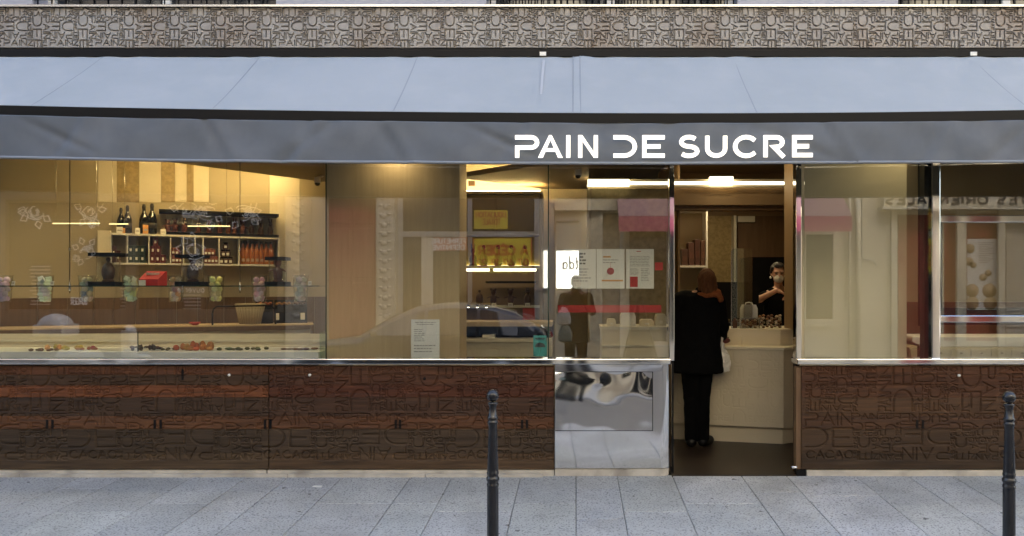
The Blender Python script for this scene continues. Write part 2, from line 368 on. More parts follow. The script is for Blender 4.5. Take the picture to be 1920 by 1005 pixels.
def ribbons(mb, paths, wid, to3, depth, closed_tol=1e-6):
    """flat ribbons with thickness; to3(u, v, h) gives the 3-D point"""
    for p in paths:
        p = [Vector((a,b)) for a,b in p]
        p = [p[0]]+[q for k,q in enumerate(p[1:]) if (q-p[k]).length > 1e-7]
        n = len(p)
        if n < 2: continue
        closed = (p[0]-p[-1]).length < 1e-6
        Lf = []; Rt = []
        for i in range(n):
            if closed: a = (p[i]-p[i-1 if i else n-2]).normalized(); b = (p[(i+1) if i < n-1 else 1]-p[i]).normalized()
            else:
                a = (p[i]-p[i-1]).normalized() if i else (p[1]-p[0]).normalized()
                b = (p[i+1]-p[i]).normalized() if i < n-1 else a
            t = (a+b); t = t.normalized() if t.length > 1e-4 else a
            nrm = Vector((-t.y, t.x)); c = max(.42, nrm.dot(Vector((-a.y, a.x)))); k = wid/2/c
            Lf.append(p[i]+nrm*k); Rt.append(p[i]-nrm*k)
        V = []
        for i in range(n):
            for q, h in ((Lf[i],depth),(Rt[i],depth),(Rt[i],0),(Lf[i],0)): V.append(to3(q.x, q.y, h))
        Fc = []
        for i in range(n-1):
            for j in range(4): Fc.append((i*4+j, i*4+(j+1)%4, (i+1)*4+(j+1)%4, (i+1)*4+j))
        Fc += [(3,2,1,0), tuple((n-1)*4+j for j in range(4))]
        mb.add(V, Fc)
    return mb
def wall_text(s, x0, x1, z0, z1, y, wid, m, parent, name='lettering', depth=.004, face=-1, gap=.24, sx=1):
    """lettering on a wall at y; face -1 looks to -Y (reads along +X), +1 looks to +Y (reads along -X)"""
    ps = fit(s, 0, 0, x1-x0, z1-z0, 0, gap)
    if face < 0: f = lambda u,v,h: (x0+u, y-h, z0+v)
    else: f = lambda u,v,h: (x1-u, y+h, z0+v)
    return ribbons(MB(), ps, wid, f, depth).build(name, m, parent)
# ------------------------------------------------------------------ engraved boards (height fields)
def seg_dist(xs, zs, paths, reach):
    D = np.full((len(zs), len(xs)), 1e3)
    for p in paths:
        for (ax,ay),(bx,by) in zip(p[:-1], p[1:]):
            i0 = np.searchsorted(xs, min(ax,bx)-reach); i1 = np.searchsorted(xs, max(ax,bx)+reach)
            j0 = np.searchsorted(zs, min(ay,by)-reach); j1 = np.searchsorted(zs, max(ay,by)+reach)
            if i0 >= i1 or j0 >= j1: continue
            X, Z = np.meshgrid(xs[i0:i1], zs[j0:j1]); dx, dy = bx-ax, by-ay; l2 = dx*dx+dy*dy+1e-12
            t = np.clip(((X-ax)*dx+(Z-ay)*dy)/l2, 0, 1)
            d = np.hypot(X-ax-t*dx, Z-ay-t*dy); D[j0:j1,i0:i1] = np.minimum(D[j0:j1,i0:i1], d)
    return D
def engraved(name, x0, x1, z0, z1, y, step, groups, depth, m, parent=None, col=None, skirt=.02, wave=0, soft=.75, smooth=True):
    """groups: list of (paths, half stroke width). Board in the XZ plane facing -Y with the strokes cut into it."""
    nx = max(3, int((x1-x0)/step)); nz = max(3, int((z1-z0)/step))
    xs = np.linspace(x0, x1, nx); zs = np.linspace(z0, z1, nz); H = np.zeros((nz, nx))
    for paths, hw in groups:
        D = seg_dist(xs, zs, paths, hw*2); t = np.clip((hw*1.2-D)/(hw*soft), 0, 1); H = np.maximum(H, t*t*(3-2*t)*min(1, hw/.006))
    X, Z = np.meshgrid(xs, zs); Yv = y+depth*H
    if wave: Yv = Yv + wave*np.sin(X*3.1+Z*2)*np.cos(Z*5-X)
    V = np.stack([X, Yv, Z], -1)
    P = np.pad(V, ((1,1),(1,1),(0,0)), mode='edge'); P[0,:,1] = y+skirt; P[-1,:,1] = y+skirt; P[:,0,1] = y+skirt; P[:,-1,1] = y+skirt
    me = grid_mesh(name, P, m, smooth)
    return link(name, me, None, parent, col)
# ------------------------------------------------------------------ voxel-merged bodies and clothes
def fuse(mb, name, m, vox, parent=None, smooth=4, fac=.5, disp=None):
    o = link('tmp', mb.mesh('tmp', m))
    r = o.modifiers.new('r','REMESH'); r.mode = 'VOXEL'; r.voxel_size = vox; r.use_smooth_shade = True
    if smooth: s = o.modifiers.new('s','SMOOTH'); s.factor = fac; s.iterations = smooth
    if disp:
        tx = bpy.data.textures.new('folds','CLOUDS'); tx.noise_scale = disp[1]
        dm = o.modifiers.new('d','DISPLACE'); dm.texture = tx; dm.strength = disp[0]; dm.mid_level = .5
    me = bpy.data.meshes.new_from_object(o.evaluated_get(bpy.context.evaluated_depsgraph_get()))
    bpy.data.objects.remove(o); me.name = name
    if not me.materials: me.materials.append(m)
    return link(name, me, None, parent)
ORD = ['first','second','third','fourth','fifth','sixth','seventh','eighth','ninth','tenth','eleventh','twelfth']
def copy_tree(o, parent=None):
    c = o.copy(); COL.objects.link(c); c.parent = parent
    for ch in list(o.children): copy_tree(ch, c)
    return c
# ================================================================== STREET
SLOPE = .05
def gz(Y): return SLOPE*Y if Y > -2.75 else SLOPE*-2.75-.12      # ground level along the depth of the street
XL, XR = -6.3, 5.2                                              # ends of the shop front
# pavement: bedding sheet plus granite slabs
pave = struct(link('pavement', MB().xprism([(-2.75,gz(-2.7)-.012),(.05,-.012),(.05,-.25),(-2.75,-.4)], -30, 30).mesh('pavement', M['joint'])))
jx = [WX(p, 0) for p in (31,158,240,367,469,546,646,773,850,977,1080,1157,1260,1389,1473,1602,1700,1783,1884)]
wid = [.52,.34,.52,.42,.32,.41]
k = 0
while jx[0] > -7.5: jx.insert(0, jx[0]-wid[k%6]); k += 1
while jx[-1] < 6.5: jx.append(jx[-1]+wid[k%6]); k += 1
rs = random.Random(3)
def slab(x0, x1, ya, yb):
    g = .0021; b = .0035; X0, X1, Y0, Y1 = x0+g, x1-g, ya+g, yb-g
    dz = rs.uniform(-.0008,.0008)
    ring = lambda i, h: [(X0+i,Y0+i,gz(Y0+i)+h),(X1-i,Y0+i,gz(Y0+i)+h),(X1-i,Y1-i,gz(Y1-i)+h),(X0+i,Y1-i,gz(Y1-i)+h)]
    V = ring(0,-.02+dz)+ring(0,-.003+dz)+ring(b,dz)
    Fc = [(8,9,10,11)]+[(i+a,(i+1)%4+a,(i+1)%4+a+4,i+a+4) for a in (0,4) for i in range(4)]
    t = rs.uniform(.92,1.06); MB().add(V, Fc).build('paving_slab', M['granite'], pave, (t, t*rs.uniform(.985,1.01), t*rs.uniform(.98,1.03)))
for x0, x1 in zip(jx[:-1], jx[1:]):
    y = 0.0; cut = -rs.choice([.34,.5,.66,.82,.95])
    if abs(x0-WX(1389,0)) < .01: cut = -.42
    while y > -2.44:
        c = max(cut, -2.45); slab(x0, x1, c, y); y = c; cut = c-rs.choice([.62,.8,.95])
for i in range(16):      # kerb stones
    x = -8+i*1.0
    B('kerb_stone', M['kerb'], x+.003, x+.997, -2.75, -2.456, gz(-2.7)-.2, gz(-2.6)+.002, pave, bevel=.012)
struct(link('road', MB().box(-60,60,-8.2,-2.75,-.40,gz(-3)).mesh('road', M['asphalt'])))
far = struct(link('far_pavement', MB().box(-60,60,-12,-8.45,-.4,-.14).mesh('far_pavement', M['granite'])))
for i in range(30):
    B('kerb_stone', M['kerb'], -15+i+.003, -14+i-.003, -8.45, -8.2, -.40, -.135, far, bevel=.012)
struct(link('ground', MB().box(-120,120,-120,120,-.9,-.42).mesh('ground', M['asphalt'])))
for i in range(42):
    x, y, r = rs.uniform(-5,4), rs.uniform(-2.3,-.06), rs.uniform(.006,.017)
    pts = [(x+r*(1+.3*math.sin(q*2.1+i))*math.cos(q*math.pi/5), y+r*(.8+.2*math.cos(q*1.7+i))*math.sin(q*math.pi/5)) for q in range(10)]
    MB().add([(a,b,gz(b)+.0022) for a,b in pts]+[(a,b,gz(b)-.003) for a,b in pts], [tuple(range(10))]+[(q,(q+1)%10,(q+1)%10+10,q+10) for q in range(10)]).build('gum_spot', M['gum'], pave)
lit = MB().add([(-1.93,-.30,-.010),(-1.86,-.31,-.0125),(-1.865,-.275,-.009),(-1.925,-.268,-.0095),(-1.93,-.30,-.0135),(-1.86,-.31,-.0145),(-1.865,-.275,-.0125),(-1.925,-.268,-.0125)], [(0,1,2,3),(7,6,5,4),(0,4,5,1),(1,5,6,2),(2,6,7,3),(3,7,4,0)]).build('litter', M['paper'])
tag(lit, 'tiny scrap of white paper lying on the pavement slabs', 'litter')

# bollards
prof = []
def bl(y, hw): prof.append((hw*.000709, (1005-y)*.000709))
for i in range(13):
    a = math.pi*i/12
    prof.append((max(.0005, 41*math.sin(a))*.000709, (1005-71+41*math.cos(a))*.000709))
prof = [p for p in prof if not (p[1] < (1005-112)*.000709)]
for y, h in ((113,24),(115,33),(127,33),(132,27),(150,25),(205,30),(210,35),(224,35),(228,30),(236,30),(240,34),(254,34),(262,29),(290,29),(560,37),(570,37),(577,40),(588,40),(597,36),(606,37),(613,43),(628,43),(638,37),(650,37),(656,40),(668,40),(677,37),(684,38),(1005,39),(1500,40)): bl(y, h)
def bollard(px, py, label):
    Y = -2.32; x = WX(px, Y); ztop = WZ(py, Y); base = gz(Y)
    e = empty('bollard', (x, Y, base), label, 'bollard', 'bollards along the kerb')
    off = ztop-(1005-30)*.000709-base
    P = [(r, z+off) for r, z in prof]; P = [p for p in P if p[1] > .03]+[(P[-1][0], .03)]
    split = [i for i, p in enumerate(P) if p[1] < (1005-112)*.000709+off][0]
    MB().lathe(list(reversed(P[split-1:])), n=28).build('post', M['cast_iron'], e)
    MB().lathe(list(reversed(P[:split])), n=28).build('ball_finial', M['cast_iron'], e)
    MB().lathe([(.05,-.02),(.05,.022),(.036,.035)], n=24).build('base_ring', M['cast_iron'], e)
bollard(924, 730, 'dark iron bollard with ball top in front of the left wood panels')
bollard(1892, 733, 'dark iron bollard with ball top in front of the right wood panel')

# ================================================================== SHOP BUILDING
shop = wempty('shop_building', (0,0,0), 'grey pastry shop building with embossed letter frieze and glazed shop front', 'building')
Z_SILL, Z_SILLB = WZ(671,0), WZ(684,0)
# upper wall, with real openings for the three windows
def wall_with_holes(name, m, x0, x1, z0, z1, y0, y1, holes, parent, facing=-1):
    xs = sorted({x0, x1, *[h[0] for h in holes], *[h[1] for h in holes]}); zs = sorted({z0, z1, *[h[2] for h in holes], *[h[3] for h in holes]})
    mb = MB()
    for a, b in zip(xs[:-1], xs[1:]):
        run = None
        for c, d in zip(zs[:-1], zs[1:]):
            solid = not any(h[0] <= (a+b)/2 <= h[1] and h[2] <= (c+d)/2 <= h[3] for h in holes)
            if solid: run = [c, d] if run is None else [run[0], d]
            if (not solid or d == zs[-1]) and run: mb.box(a, b, y0, y1, run[0], run[1]); run = None
    return mb.build(name, m, parent)
upw = [(WX(50,0),WX(512,0)), (WX(910,0),WX(1386,0)), (WX(1690,0),WX(2150,0)), (WX(-760,0),WX(-330,0))]
holes = [(a,b,3.64,5.3) for a,b in upw]+[(a,b,6.6,8.2) for a,b in upw]
wall_with_holes('upper_wall', M['upper_wall'], XL-.7, XR+.6, 3.2, 12, .06, .5, holes, shop)
for n, (a, b, c, d) in enumerate(holes):
    wn = B('window', M['black_metal'], a, b, .30, .46, c, c+.02, shop)
    fr = MB()
    for u in (a, (a+b)/2-.03, b-.06): fr.box(u, u+.06, .24, .29, c+.02, d)
    fr.box(a+.06, b-.06, .24, .29, c+.02, c+.07).box(a+.06, b-.06, .24, .29, d-.06, d)
    fr.build('frame', M['white'], wn)
    B('pane', M['dark_pane'], a+.01, b-.01, .262, .27, c+.03, d-.01, wn)
    B('sill', M['black_metal'], a-.01, b+.01, .02, .29, c-.02, c-.003, wn)
    rl = MB().tube([(a,.08,c+.06),(b,.08,c+.06)], .011, 6).tube([(a,.08,c+.95),(b,.08,c+.95)], .014, 6)
    st = .05 if n in (1,) else .11
    x = a+.03
    while x < b: rl.tube([(x,.08,c-.003),(x,.08,c+.95)], .006, 5); x += st
    rl.build('railing', M['black_metal'], wn)
B('roof', M['upper_wall'], XL-.8, XR+.7, -.1, 6, 12, 12.3, shop)
# frieze: cast tiles with words, each 0.352 m wide
TZ0, TZ1 = WZ(89,-.09), WZ(15,-.09); TW = 86.0*(CD-.09)/F
sc_ = TW/755
def fz(y): return TZ1-(y-150)*sc_*((TZ1-TZ0)/(625*sc_))
def tile(vword, seed):
    g1 = []; g2 = []
    def wd(s, x0, y0, x1, y1, rot, big=False):
        for k in (-1, 0, 1):
            (g2 if big else g1).extend(fit(s, (x0-720+755*k)*sc_, fz(y1), (x1-720+755*k)*sc_, fz(y0), rot))
    wd('GLACE', 725, 208, 1080, 272, 0); wd('N', 1108, 150, 1150, 265, 0); wd('L', 1165, 150, 1225, 265, 0)
    wd('II', 1240, 150, 1360, 265, 0); wd('FR', 1400, 150, 1465, 265, 1)
    wd(vword, 724, 292, 774, 630, 1); wd('D', 805, 295, 950, 435, 1, True); wd('E', 800, 487, 948, 632, 1, True)
    wd('PAIN', 985, 292, 1078, 632, 1); wd('CACAO', 1108, 290, 1452, 350, 2); wd('DE', 1100, 372, 1455, 508, 2, True)
    wd('PAIN', 1092, 542, 1450, 634, 2); wd('PAINZ', 1090, 657, 1562, 742, 0); wd('E', 828, 660, 942, 800, 1, True); wd('TS', 965, 655, 1030, 770, 3)
    wd('DE', 730, 60, 1085, 180, 2, True)
    return engraved('letter_tile', 0.0, TW-.0006, TZ0, TZ1, -.09, .0017, [(g1,.0040),(g2,.0050)], .020, M['frieze'], soft=.5, smooth=False, skirt=.027)
fr = B('letter_frieze', M['frieze'], XL, XR, -.062, .055, TZ0-.02, TZ1+.002, shop)
tA = tile('SUCRE', 1); tB = tile('VANILLE', 2)
x = WX(-1.4*86, -.09)-7*TW; i = 0
for q in (tA, tB): q.parent = fr
k = 0
while x < XR-TW:
    if x > XL:
        q = (tA, tB)[k % 2]
        if k >= 2 and True:
            q = q.copy(); COL.objects.link(q)
        q.location = (x, rs.uniform(-.0012,.0), 0); k += 1
    x += TW
B('frieze_coping', M['steel_brush'], XL, XR, -.115, .06, TZ1+.003, TZ1+.018, shop)
B('frieze_shadow_gap', M['black_metal'], XL, XR, -.1, .05, TZ1-.009, TZ1+.0015, shop) if False else None
# stall riser: engraved timber boards in three panels
BY = -.035
def bx_(px): return WX(px, BY)
def bz_(py): return WZ(py, BY)
cr = 430/1879*(CD+BY)/F       # metres per unit of the lettering layout
def layout(x0):
    """words cut into the boards; x0 = left edge of a 1590-unit repeat, y in units below 670 px line"""
    small = []; mid = []; big = []
    def wd(lst, s, a, b, c, d, rot=0):
        lst.extend(fit(s, x0+(a-90)*cr, Zt-d*cr, x0+(c-90)*cr, Zt-b*cr, rot))
    Zt = bz_(670)
    def cluster(o):
        wd(small,'PAINZ',o,465,o+255,505); wd(small,'ES',o+270,465,o+385,505,1); wd(mid,'DE',o+5,540,o+165,602); wd(small,'A',o+170,545,o+225,600,1)
        wd(mid,'U',o+262,555,o+350,635,2); wd(small,'SUCRE',o+355,540,o+390,640,1); wd(small,'GLACE',o,618,o+190,645); wd(small,'P',o+200,600,o+240,640,3)
        wd(small,'SUCRE',o+5,655,o+34,745,3); wd(mid,'U',o+45,665,o+130,738); wd(small,'CACAO',o+150,660,o+388,695,2); wd(mid,'DE',o+235,715,o+388,780,2); wd(small,'A',o+160,715,o+225,755,1)
        wd(mid,'E',o+50,775,o+150,840,3); wd(small,'PAINZ',o+160,795,o+388,838,2); wd(small,'ST',o+4,765,o+34,840,1)
    wd(mid,'PAIN',92,460,470,555); wd(big,'DE',95,582,475,738); wd(mid,'CACAO',100,768,478,830)
    cluster(482)
    wd(mid,'SUCRE',885,465,1260,530,2); wd(big,'DE',885,558,1265,712,2); wd(mid,'PAIN',885,742,1262,838,2)
    cluster(1278)
    def upper(o):
        wd(small,'PAIN',o,82,o+185,115); wd(mid,'DE',o,135,o+180,205); wd(small,'GLACE',o+5,222,o+185,250); wd(mid,'U',o+45,265,o+130,330); wd(small,'VANILLE',o+2,262,o+30,440,3)
        wd(small,'CACAO',o+140,262,o+335,292,2); wd(small,'FR',o+140,305,o+190,375,1); wd(small,'PAIN',o+130,392,o+365,440,2); wd(mid,'E',o+40,355,o+115,440,3)
    upper(92); wd(small,'Z',290,82,330,115); wd(small,'PAIN',288,125,330,250,1); wd(mid,'DE',345,80,428,248,3); wd(small,'SUCRE',435,62,470,245,3); wd(mid,'DE',225,310,470,380,2)
    wd(small,'PAIN',482,82,668,115); wd(mid,'DE',482,135,668,205); wd(small,'GLACE',482,222,665,250); wd(mid,'U',520,262,610,330); wd(small,'PAIN',482,300,512,440,3); wd(small,'L',625,262,665,290)
    wd(mid,'NN',690,75,785,290,1); wd(mid,'PAIN',690,300,785,440,3); wd(big,'DE',812,70,965,440,3)
    wd(small,'SUCRE',985,75,1050,440,1); upper(1065); wd(small,'O',1280,85,1335,120); wd(small,'OVO',1275,130,1335,290,1); wd(big,'DE',1372,75,1525,440,1)
    wd(mid,'PAIN',1545,85,1645,440,1); 
    return small, mid, big
sm_, md_, bg_ = [], [], []
for x0 in (bx_(1510), bx_(1510)+1590*cr, bx_(150)-95*cr, bx_(150)-95*cr-1590*cr, bx_(150)-95*cr+1590*cr, bx_(150)-95*cr+3180*cr):
    a, b, c = layout(x0); 
    lo, hi = (bx_(1500), 99) if x0 > bx_(1400) else (-99, bx_(1039))
    sel = lambda L_: [p for p in L_ if lo-.3 < p[0][0] < hi+.3]
    sm_ += sel(a); md_ += sel(b); bg_ += sel(c)
groups = [(sm_,.0052),(md_,.0066),(bg_,.0095)]
bands = [(686,702.5),(703.5,722),(722.5,745),(745.5,780),(780.5,804),(805.5,850),(850.5,880)]
tones = [(.115,.052,.028),(.066,.040,.024),(.140,.055,.025),(.054,.034,.022),(.120,.058,.029),(.060,.043,.028),(.082,.058,.036)]
tones2 = [(.090,.042,.024),(.074,.033,.019),(.078,.030,.017),(.060,.033,.021),(.105,.050,.026),(.058,.041,.027),(.085,.056,.033)]
tones3 = [(.084,.038,.020),(.074,.033,.017),(.076,.036,.019),(.080,.045,.024),(.064,.034,.019),(.054,.034,.020),(.050,.033,.020)]
riser = []
for (pa, pb, tn, lab) in ((None, 503, tones, 0), (504.5, 1039, tones2, 1), (1503, None, tones3, 2)):
    a = XL if pa is None else bx_(pa); b = XR if pb is None else bx_(pb)
    pan = B('timber_panel', M['dark_wood'], a+.004, b-.004, BY+.014, .045, bz_(879.5), bz_(687), shop)
    for (ya, yb), t in zip(bands, tn):
        u = rs.uniform(.74,.88)
        engraved('plank', a+.001, b-.001, bz_(yb), bz_(ya), BY+rs.uniform(-.0012,.0012), .0036, groups, .0105, M['wood'], pan, (t[0]*u,t[1]*u,t[2]*u), skirt=.012)
# small hardware on the boards: white and dark screw caps, slots of the hatches
for px, py, m in ((430,703,'white'),(581,703,'white'),(796,710,'black_metal'),(1798,704,'white')):
    c = W(px, py, BY); MB().tube([c+Vector((0,-.006,0)), c+Vector((0,.004,0))], .011, 12).build('screw_cap', M[m], shop)
for px in (88,98,290,301,497,507,742,750,979,988,1720,1731):
    PB('slot', M['black_metal'], px-2.2, px+2.2, 787, 804, BY-.0028, .004, shop)
for px in (342,):
    PB('slot', M['black_metal'], px-2, px+2, 692, 713, BY-.0028, .004, shop)
# stone plinth under the boards and steel sill above
for a, b in ((XL, WX(500,-.02)), (WX(502,-.02), WX(1039,-.02)), (WX(1512,-.02), XR)):
    B('stone_plinth', M['limestone'], a, b, -.028, .045, -.03, bz_(881.5), shop, bevel=.004)
xk = XL
for wk in (1.1,.95,1.25,.8,1.05,.9):
    if xk+wk < WX(1040,-.045): B('plinth_kerb', M['limestone'], xk+.002, xk+wk-.002, -.06, -.0285, -.03, .020, shop, bevel=.004); xk += wk
def sill(a, b): return B('steel_sill', M['steel'], a, b, -.075, .10, WZ(683.5,-.075), WZ(673,-.075), shop, bevel=.006)
sill(XL, WX(1258,-.075)); sill(WX(1495,-.075), XR)
# steel cabinet with rounded corner
def steel_sheet(name, x0, x1, z0, z1, y, rad, amp, seed, parent, nx=90, nz=90):
    rg = np.random.default_rng(seed); L_ = (x1-x0-rad)+rad*math.pi/2 if rad else x1-x0
    us = np.linspace(0, L_, nx); zs = np.linspace(z0, z1, nz); U, Z = np.meshgrid(us, zs)
    wob = np.zeros_like(U)
    for _ in range(7):
        kx, kz, ph = rg.uniform(1,8)*rg.choice([-1,1]), rg.uniform(4,15), rg.uniform(0,6.28); wob += np.sin(kx*U+kz*Z+ph)/(abs(kx)+kz)
    wob *= amp*6
    if rad:
        fl = x1-x0-rad; t = np.clip((U-fl)/rad, 0, None); th = t
        X = np.where(U <= fl, x0+U, x0+fl+rad*np.sin(th)); Yv = np.where(U <= fl, y, y+rad*(1-np.cos(th)))
        wob = np.where(U <= fl, wob, wob*np.clip(1-t,0,1))
    else: X = x0+U; Yv = np.full_like(U, y)
    V = np.stack([X, Yv+wob, Z], -1)
    return link(name, grid_mesh(name, V, M['steel']), None, parent)
cab = B('steel_cabinet', M['steel_brush'], WX(1041,-.03), WX(1240,-.03), .0, .045, .06, WZ(684,-.03), shop)
steel_sheet('corner_sheet', WX(1040.5,-.04), WX(1258,-.04)+.02, WZ(878,-.04), WZ(684,-.04), -.038, .10, .0016, 5, cab)
hx0, hx1, hz0, hz1 = WX(1041,-.05), WX(1223,-.05), WZ(807,-.05), WZ(698,-.05)
X_, Z_ = np.meshgrid(np.linspace(hx0, hx1, 150), np.linspace(hz0, hz1, 110)); u_ = (X_-hx0)/(hx1-hx0); v_ = (Z_-hz0)/(hz1-hz0)
zm = hz0+(hz1-hz0)*(.42+.07*np.sin(u_*7.5+.6)+.10*np.exp(-((u_-.86)/.12)**2)-.10*u_)
bow = .5*.33*np.clip(Z_-zm, 0, None)**2+.0009*np.sin(X_*11+Z_*3)+.00035*np.sin(X_*23-Z_*16+1)+.00022*np.sin(X_*9+Z_*41)+.004*np.exp(-((u_-.98)/.10)**2)*np.exp(-((v_-.95)/.30)**2)-.0028*np.exp(-((u_-.45)/.10)**2-((v_-.86)/.10)**2)
link('hatch', grid_mesh('hatch', np.stack([X_, -.052+bow, Z_], -1), M['steel']), None, cab)
gap = MB().box(WX(1223,-.05), WX(1224.6,-.05), -.0435, -.02, WZ(808.5,-.05), WZ(697,-.05)).box(WX(1041,-.05), WX(1223,-.05), -.0435, -.02, WZ(808.5,-.05), WZ(807,-.05)).box(WX(1041,-.05), WX(1223,-.05), -.0435, -.02, WZ(698,-.05), WZ(697,-.05))
gap.build('hatch_gap', M['black_metal'], cab)
PB('hatch_slot', M['black_metal'], 1213.5, 1216, 789, 807, -.0495, .004, cab)
pk = [(WX(1040.5,0),.04),(WX(1040.5,0),-.03)]+[(WX(1250,0)-.05+.07*math.sin(a), -.03+.07*(1-math.cos(a))) for a in [i*math.pi/16 for i in range(9)]]
MB().zprism(pk, .0, .062).build('cabinet_plinth', M['limestone'], cab)
# window panes, seals, jambs
panes = [(XL, WX(611,0)), (WX(612,0), WX(1027,0)), (WX(1029.5,0), WX(1254,0)), (WX(1508,0), WX(1744,0)), (WX(1764,0), XR)]
for a, b in panes:
    p = B('window_pane', M['glass'], a+.001, b-.001, -.004, .006, Z_SILL-.005, 3.19, shop)
for px, wpx, m in ((611.5,1.2,'glass_edge'),(1028.3,2.2,'glass_edge')):
    B('glass_seal', M[m], WX(px-wpx/2,0), WX(px+wpx/2,0), -.007, .012, Z_SILL-.004, 3.19, shop)
def jamb(px0, px1, y0, y1, z0=.0):
    return B('steel_jamb', M['steel'], WX(px0,y0), WX(px1,y0), y0, y1, z0, 3.19, shop, bevel=.004)
jamb(1255, 1264.5, -.035, .05, WZ(684,-.035)+.03); jamb(1492.5, 1503, -.035, .05, WZ(684,-.035)+.03)
B('door_post', M['black_metal'], WX(1258,.06), WX(1263,.06), .055, .12, 0, 3.19, shop); B('door_post', M['black_metal'], WX(1494,.02), WX(1502,.02), .055, .12, 0, WZ(684,0), shop)
B('panel_edge', M['dark_wood'], WX(1493,-.02), WX(1502.5,-.02), -.02, .05, .05, WZ(688,-.02), shop)
PB('post_foot', M['black_metal'], 1494, 1511, 881, 896, -.03, .06, shop)
MB().tube([W(1484,876,-.03), W(1494,876,-.03)], .012, 10).build('door_stop', M['steel'], shop)
B('door_threshold', M['floor'], WX(1259,0), WX(1500,0), -.03, .14, -.03, .004, shop)
# right window: steel mullion and rails round an opening sash
jr = B('steel_mullion', M['steel'], WX(1747,-.03), WX(1763,-.03), -.035, .045, Z_SILL-.003, 3.19, shop, bevel=.006)
B('mullion_seal', M['black_metal'], WX(1729,.05), WX(1746,.0), .012, .09, Z_SILL, 3.19, shop)
for y0, y1 in ((404,417),(591.5,604.5)):
    B('steel_rail', M['steel'], WX(1763.5,-.03), XR, -.034, -.006, WZ(y1,-.03), WZ(y0,-.03), shop, bevel=.005)
B('sash_frame', M['black_metal'], WX(1764,0), WX(1768,0), .008, .05, WZ(591,0), WZ(418,0), shop)
B('sash_frame', M['black_metal'], WX(1768,0), XR, .008, .05, WZ(591,0), WZ(577,0), shop); B('sash_frame', M['black_metal'], WX(1766,0), XR, .008, .05, WZ(609,0), WZ(605,0), shop)
# ends of the shop front and neighbours
for s, a, b in ((-1, XL-.7, XL), (1, XR, XR+.6)):
    B('end_pier', M['upper_wall'], a, b, -.02, .5, -.03, 3.199, shop)
# ================================================================== AWNING
aw = wempty('awning', (0,0,3.2), 'long blue grey fabric awning with lit white letters over the shop front', 'awning')
PJ = .93                                                        # projection
def sag_px(px):   return 221 - (15*((px-1300)/1300)**2 if px < 1300 else 6*((px-1300)/620)**2)
YF = -PJ
def zf(X): return WZ(sag_px(X*F/(CD+YF)+CXP)-6, YF)            # top of the front bar
ztop = WZ(106,-.12)
xs = np.linspace(XL, XR, 240); ts = np.linspace(0, 1, 26)
rg = np.random.default_rng(2)
V = np.zeros((26, 240, 3))
seams = [-3.55,-2.37,-1.19,-.02,.03,1.18,2.96,4.15]
for i, t in enumerate(ts):
    for j, X in enumerate(xs):
        z = ztop*(1-t)+zf(X)*t; y = -.13*(1-t)+YF*t
        bag = -.012*math.sin(math.pi*t)
        wr = 0
        for s_ in seams: dd = (X-s_); wr += .0045*math.exp(-(dd/.05)**2)*(1-t*.6)+.006*math.sin(dd*26)*math.exp(-(dd/.30)**2)*(1-t)**2
        wr += .0012*math.sin(X*7.3+t*3)+.0010*math.sin(X*17+t*9)
        V[i,j] = (X, y, z+bag+wr)
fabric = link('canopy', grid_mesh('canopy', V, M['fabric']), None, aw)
so = fabric.modifiers.new('thick','SOLIDIFY'); so.thickness = .003; so.offset = -1
for s_ in seams:
    j = int(np.argmin(abs(xs-s_))); pts = [Vector(V[i,j])+Vector((s_-xs[j],-.002,.004)) for i in range(26)]
    mb = MB()
    for a, b in zip(pts[:-1], pts[1:]): mb.add([a+Vector((-.0045,0,-.001)), a+Vector((.0045,0,-.001)), b+Vector((.0045,0,-.001)), b+Vector((-.0045,0,-.001)), a, b], [(0,1,4),(2,3,5),(1,2,5,4),(3,0,4,5)])
    mb.build('seam', M['seam'], fabric)
c0, c1 = W(1017,115,-.2), W(1013,178,-.62)
MB().add([V[2][int(np.argmin(abs(xs-c0.x)))]+np.array((-.012,-.002,.006)), V[2][int(np.argmin(abs(xs-c0.x)))]+np.array((.008,-.002,.006)), V[17][int(np.argmin(abs(xs-c0.x)))]+np.array((.006,-.002,.006)), V[17][int(np.argmin(abs(xs-c0.x)))]+np.array((-.01,-.002,.006))], [(0,1,2,3)]).build('repair_tape', mat('faded_tape', (.42,.43,.45), .7), fabric)
B('cassette', M['black_metal'], XL, XR, -.16, -.085, WZ(105.5,-.16), WZ(91.5,-.16), aw)
B('cassette_back', M['black_metal'], XL, XR, -.084, .055, ztop-.08, TZ0-.022, aw)
for px in (1018,1826): PB('cassette_clip', M['white'], px-6, px+6, 97, 104, -.168, .01, aw)
mbb = MB()
for a, b in zip(xs[:-1:6], list(xs[6::6])+[XR]):
    za, zb = zf(a)+.007, zf(b)+.007; h = .063
    mbb.add([(a,YF-.012,za),(b,YF-.012,zb),(b,YF-.012,zb-h),(a,YF-.012,za-h),(a,YF+.03,za-.002),(b,YF+.03,zb-.002),(b,YF+.03,zb-h),(a,YF+.03,za-h)], [(0,1,2,3),(4,7,6,5),(0,4,5,1),(3,2,6,7)])
mbb.build('front_bar', M['black_metal'], aw)
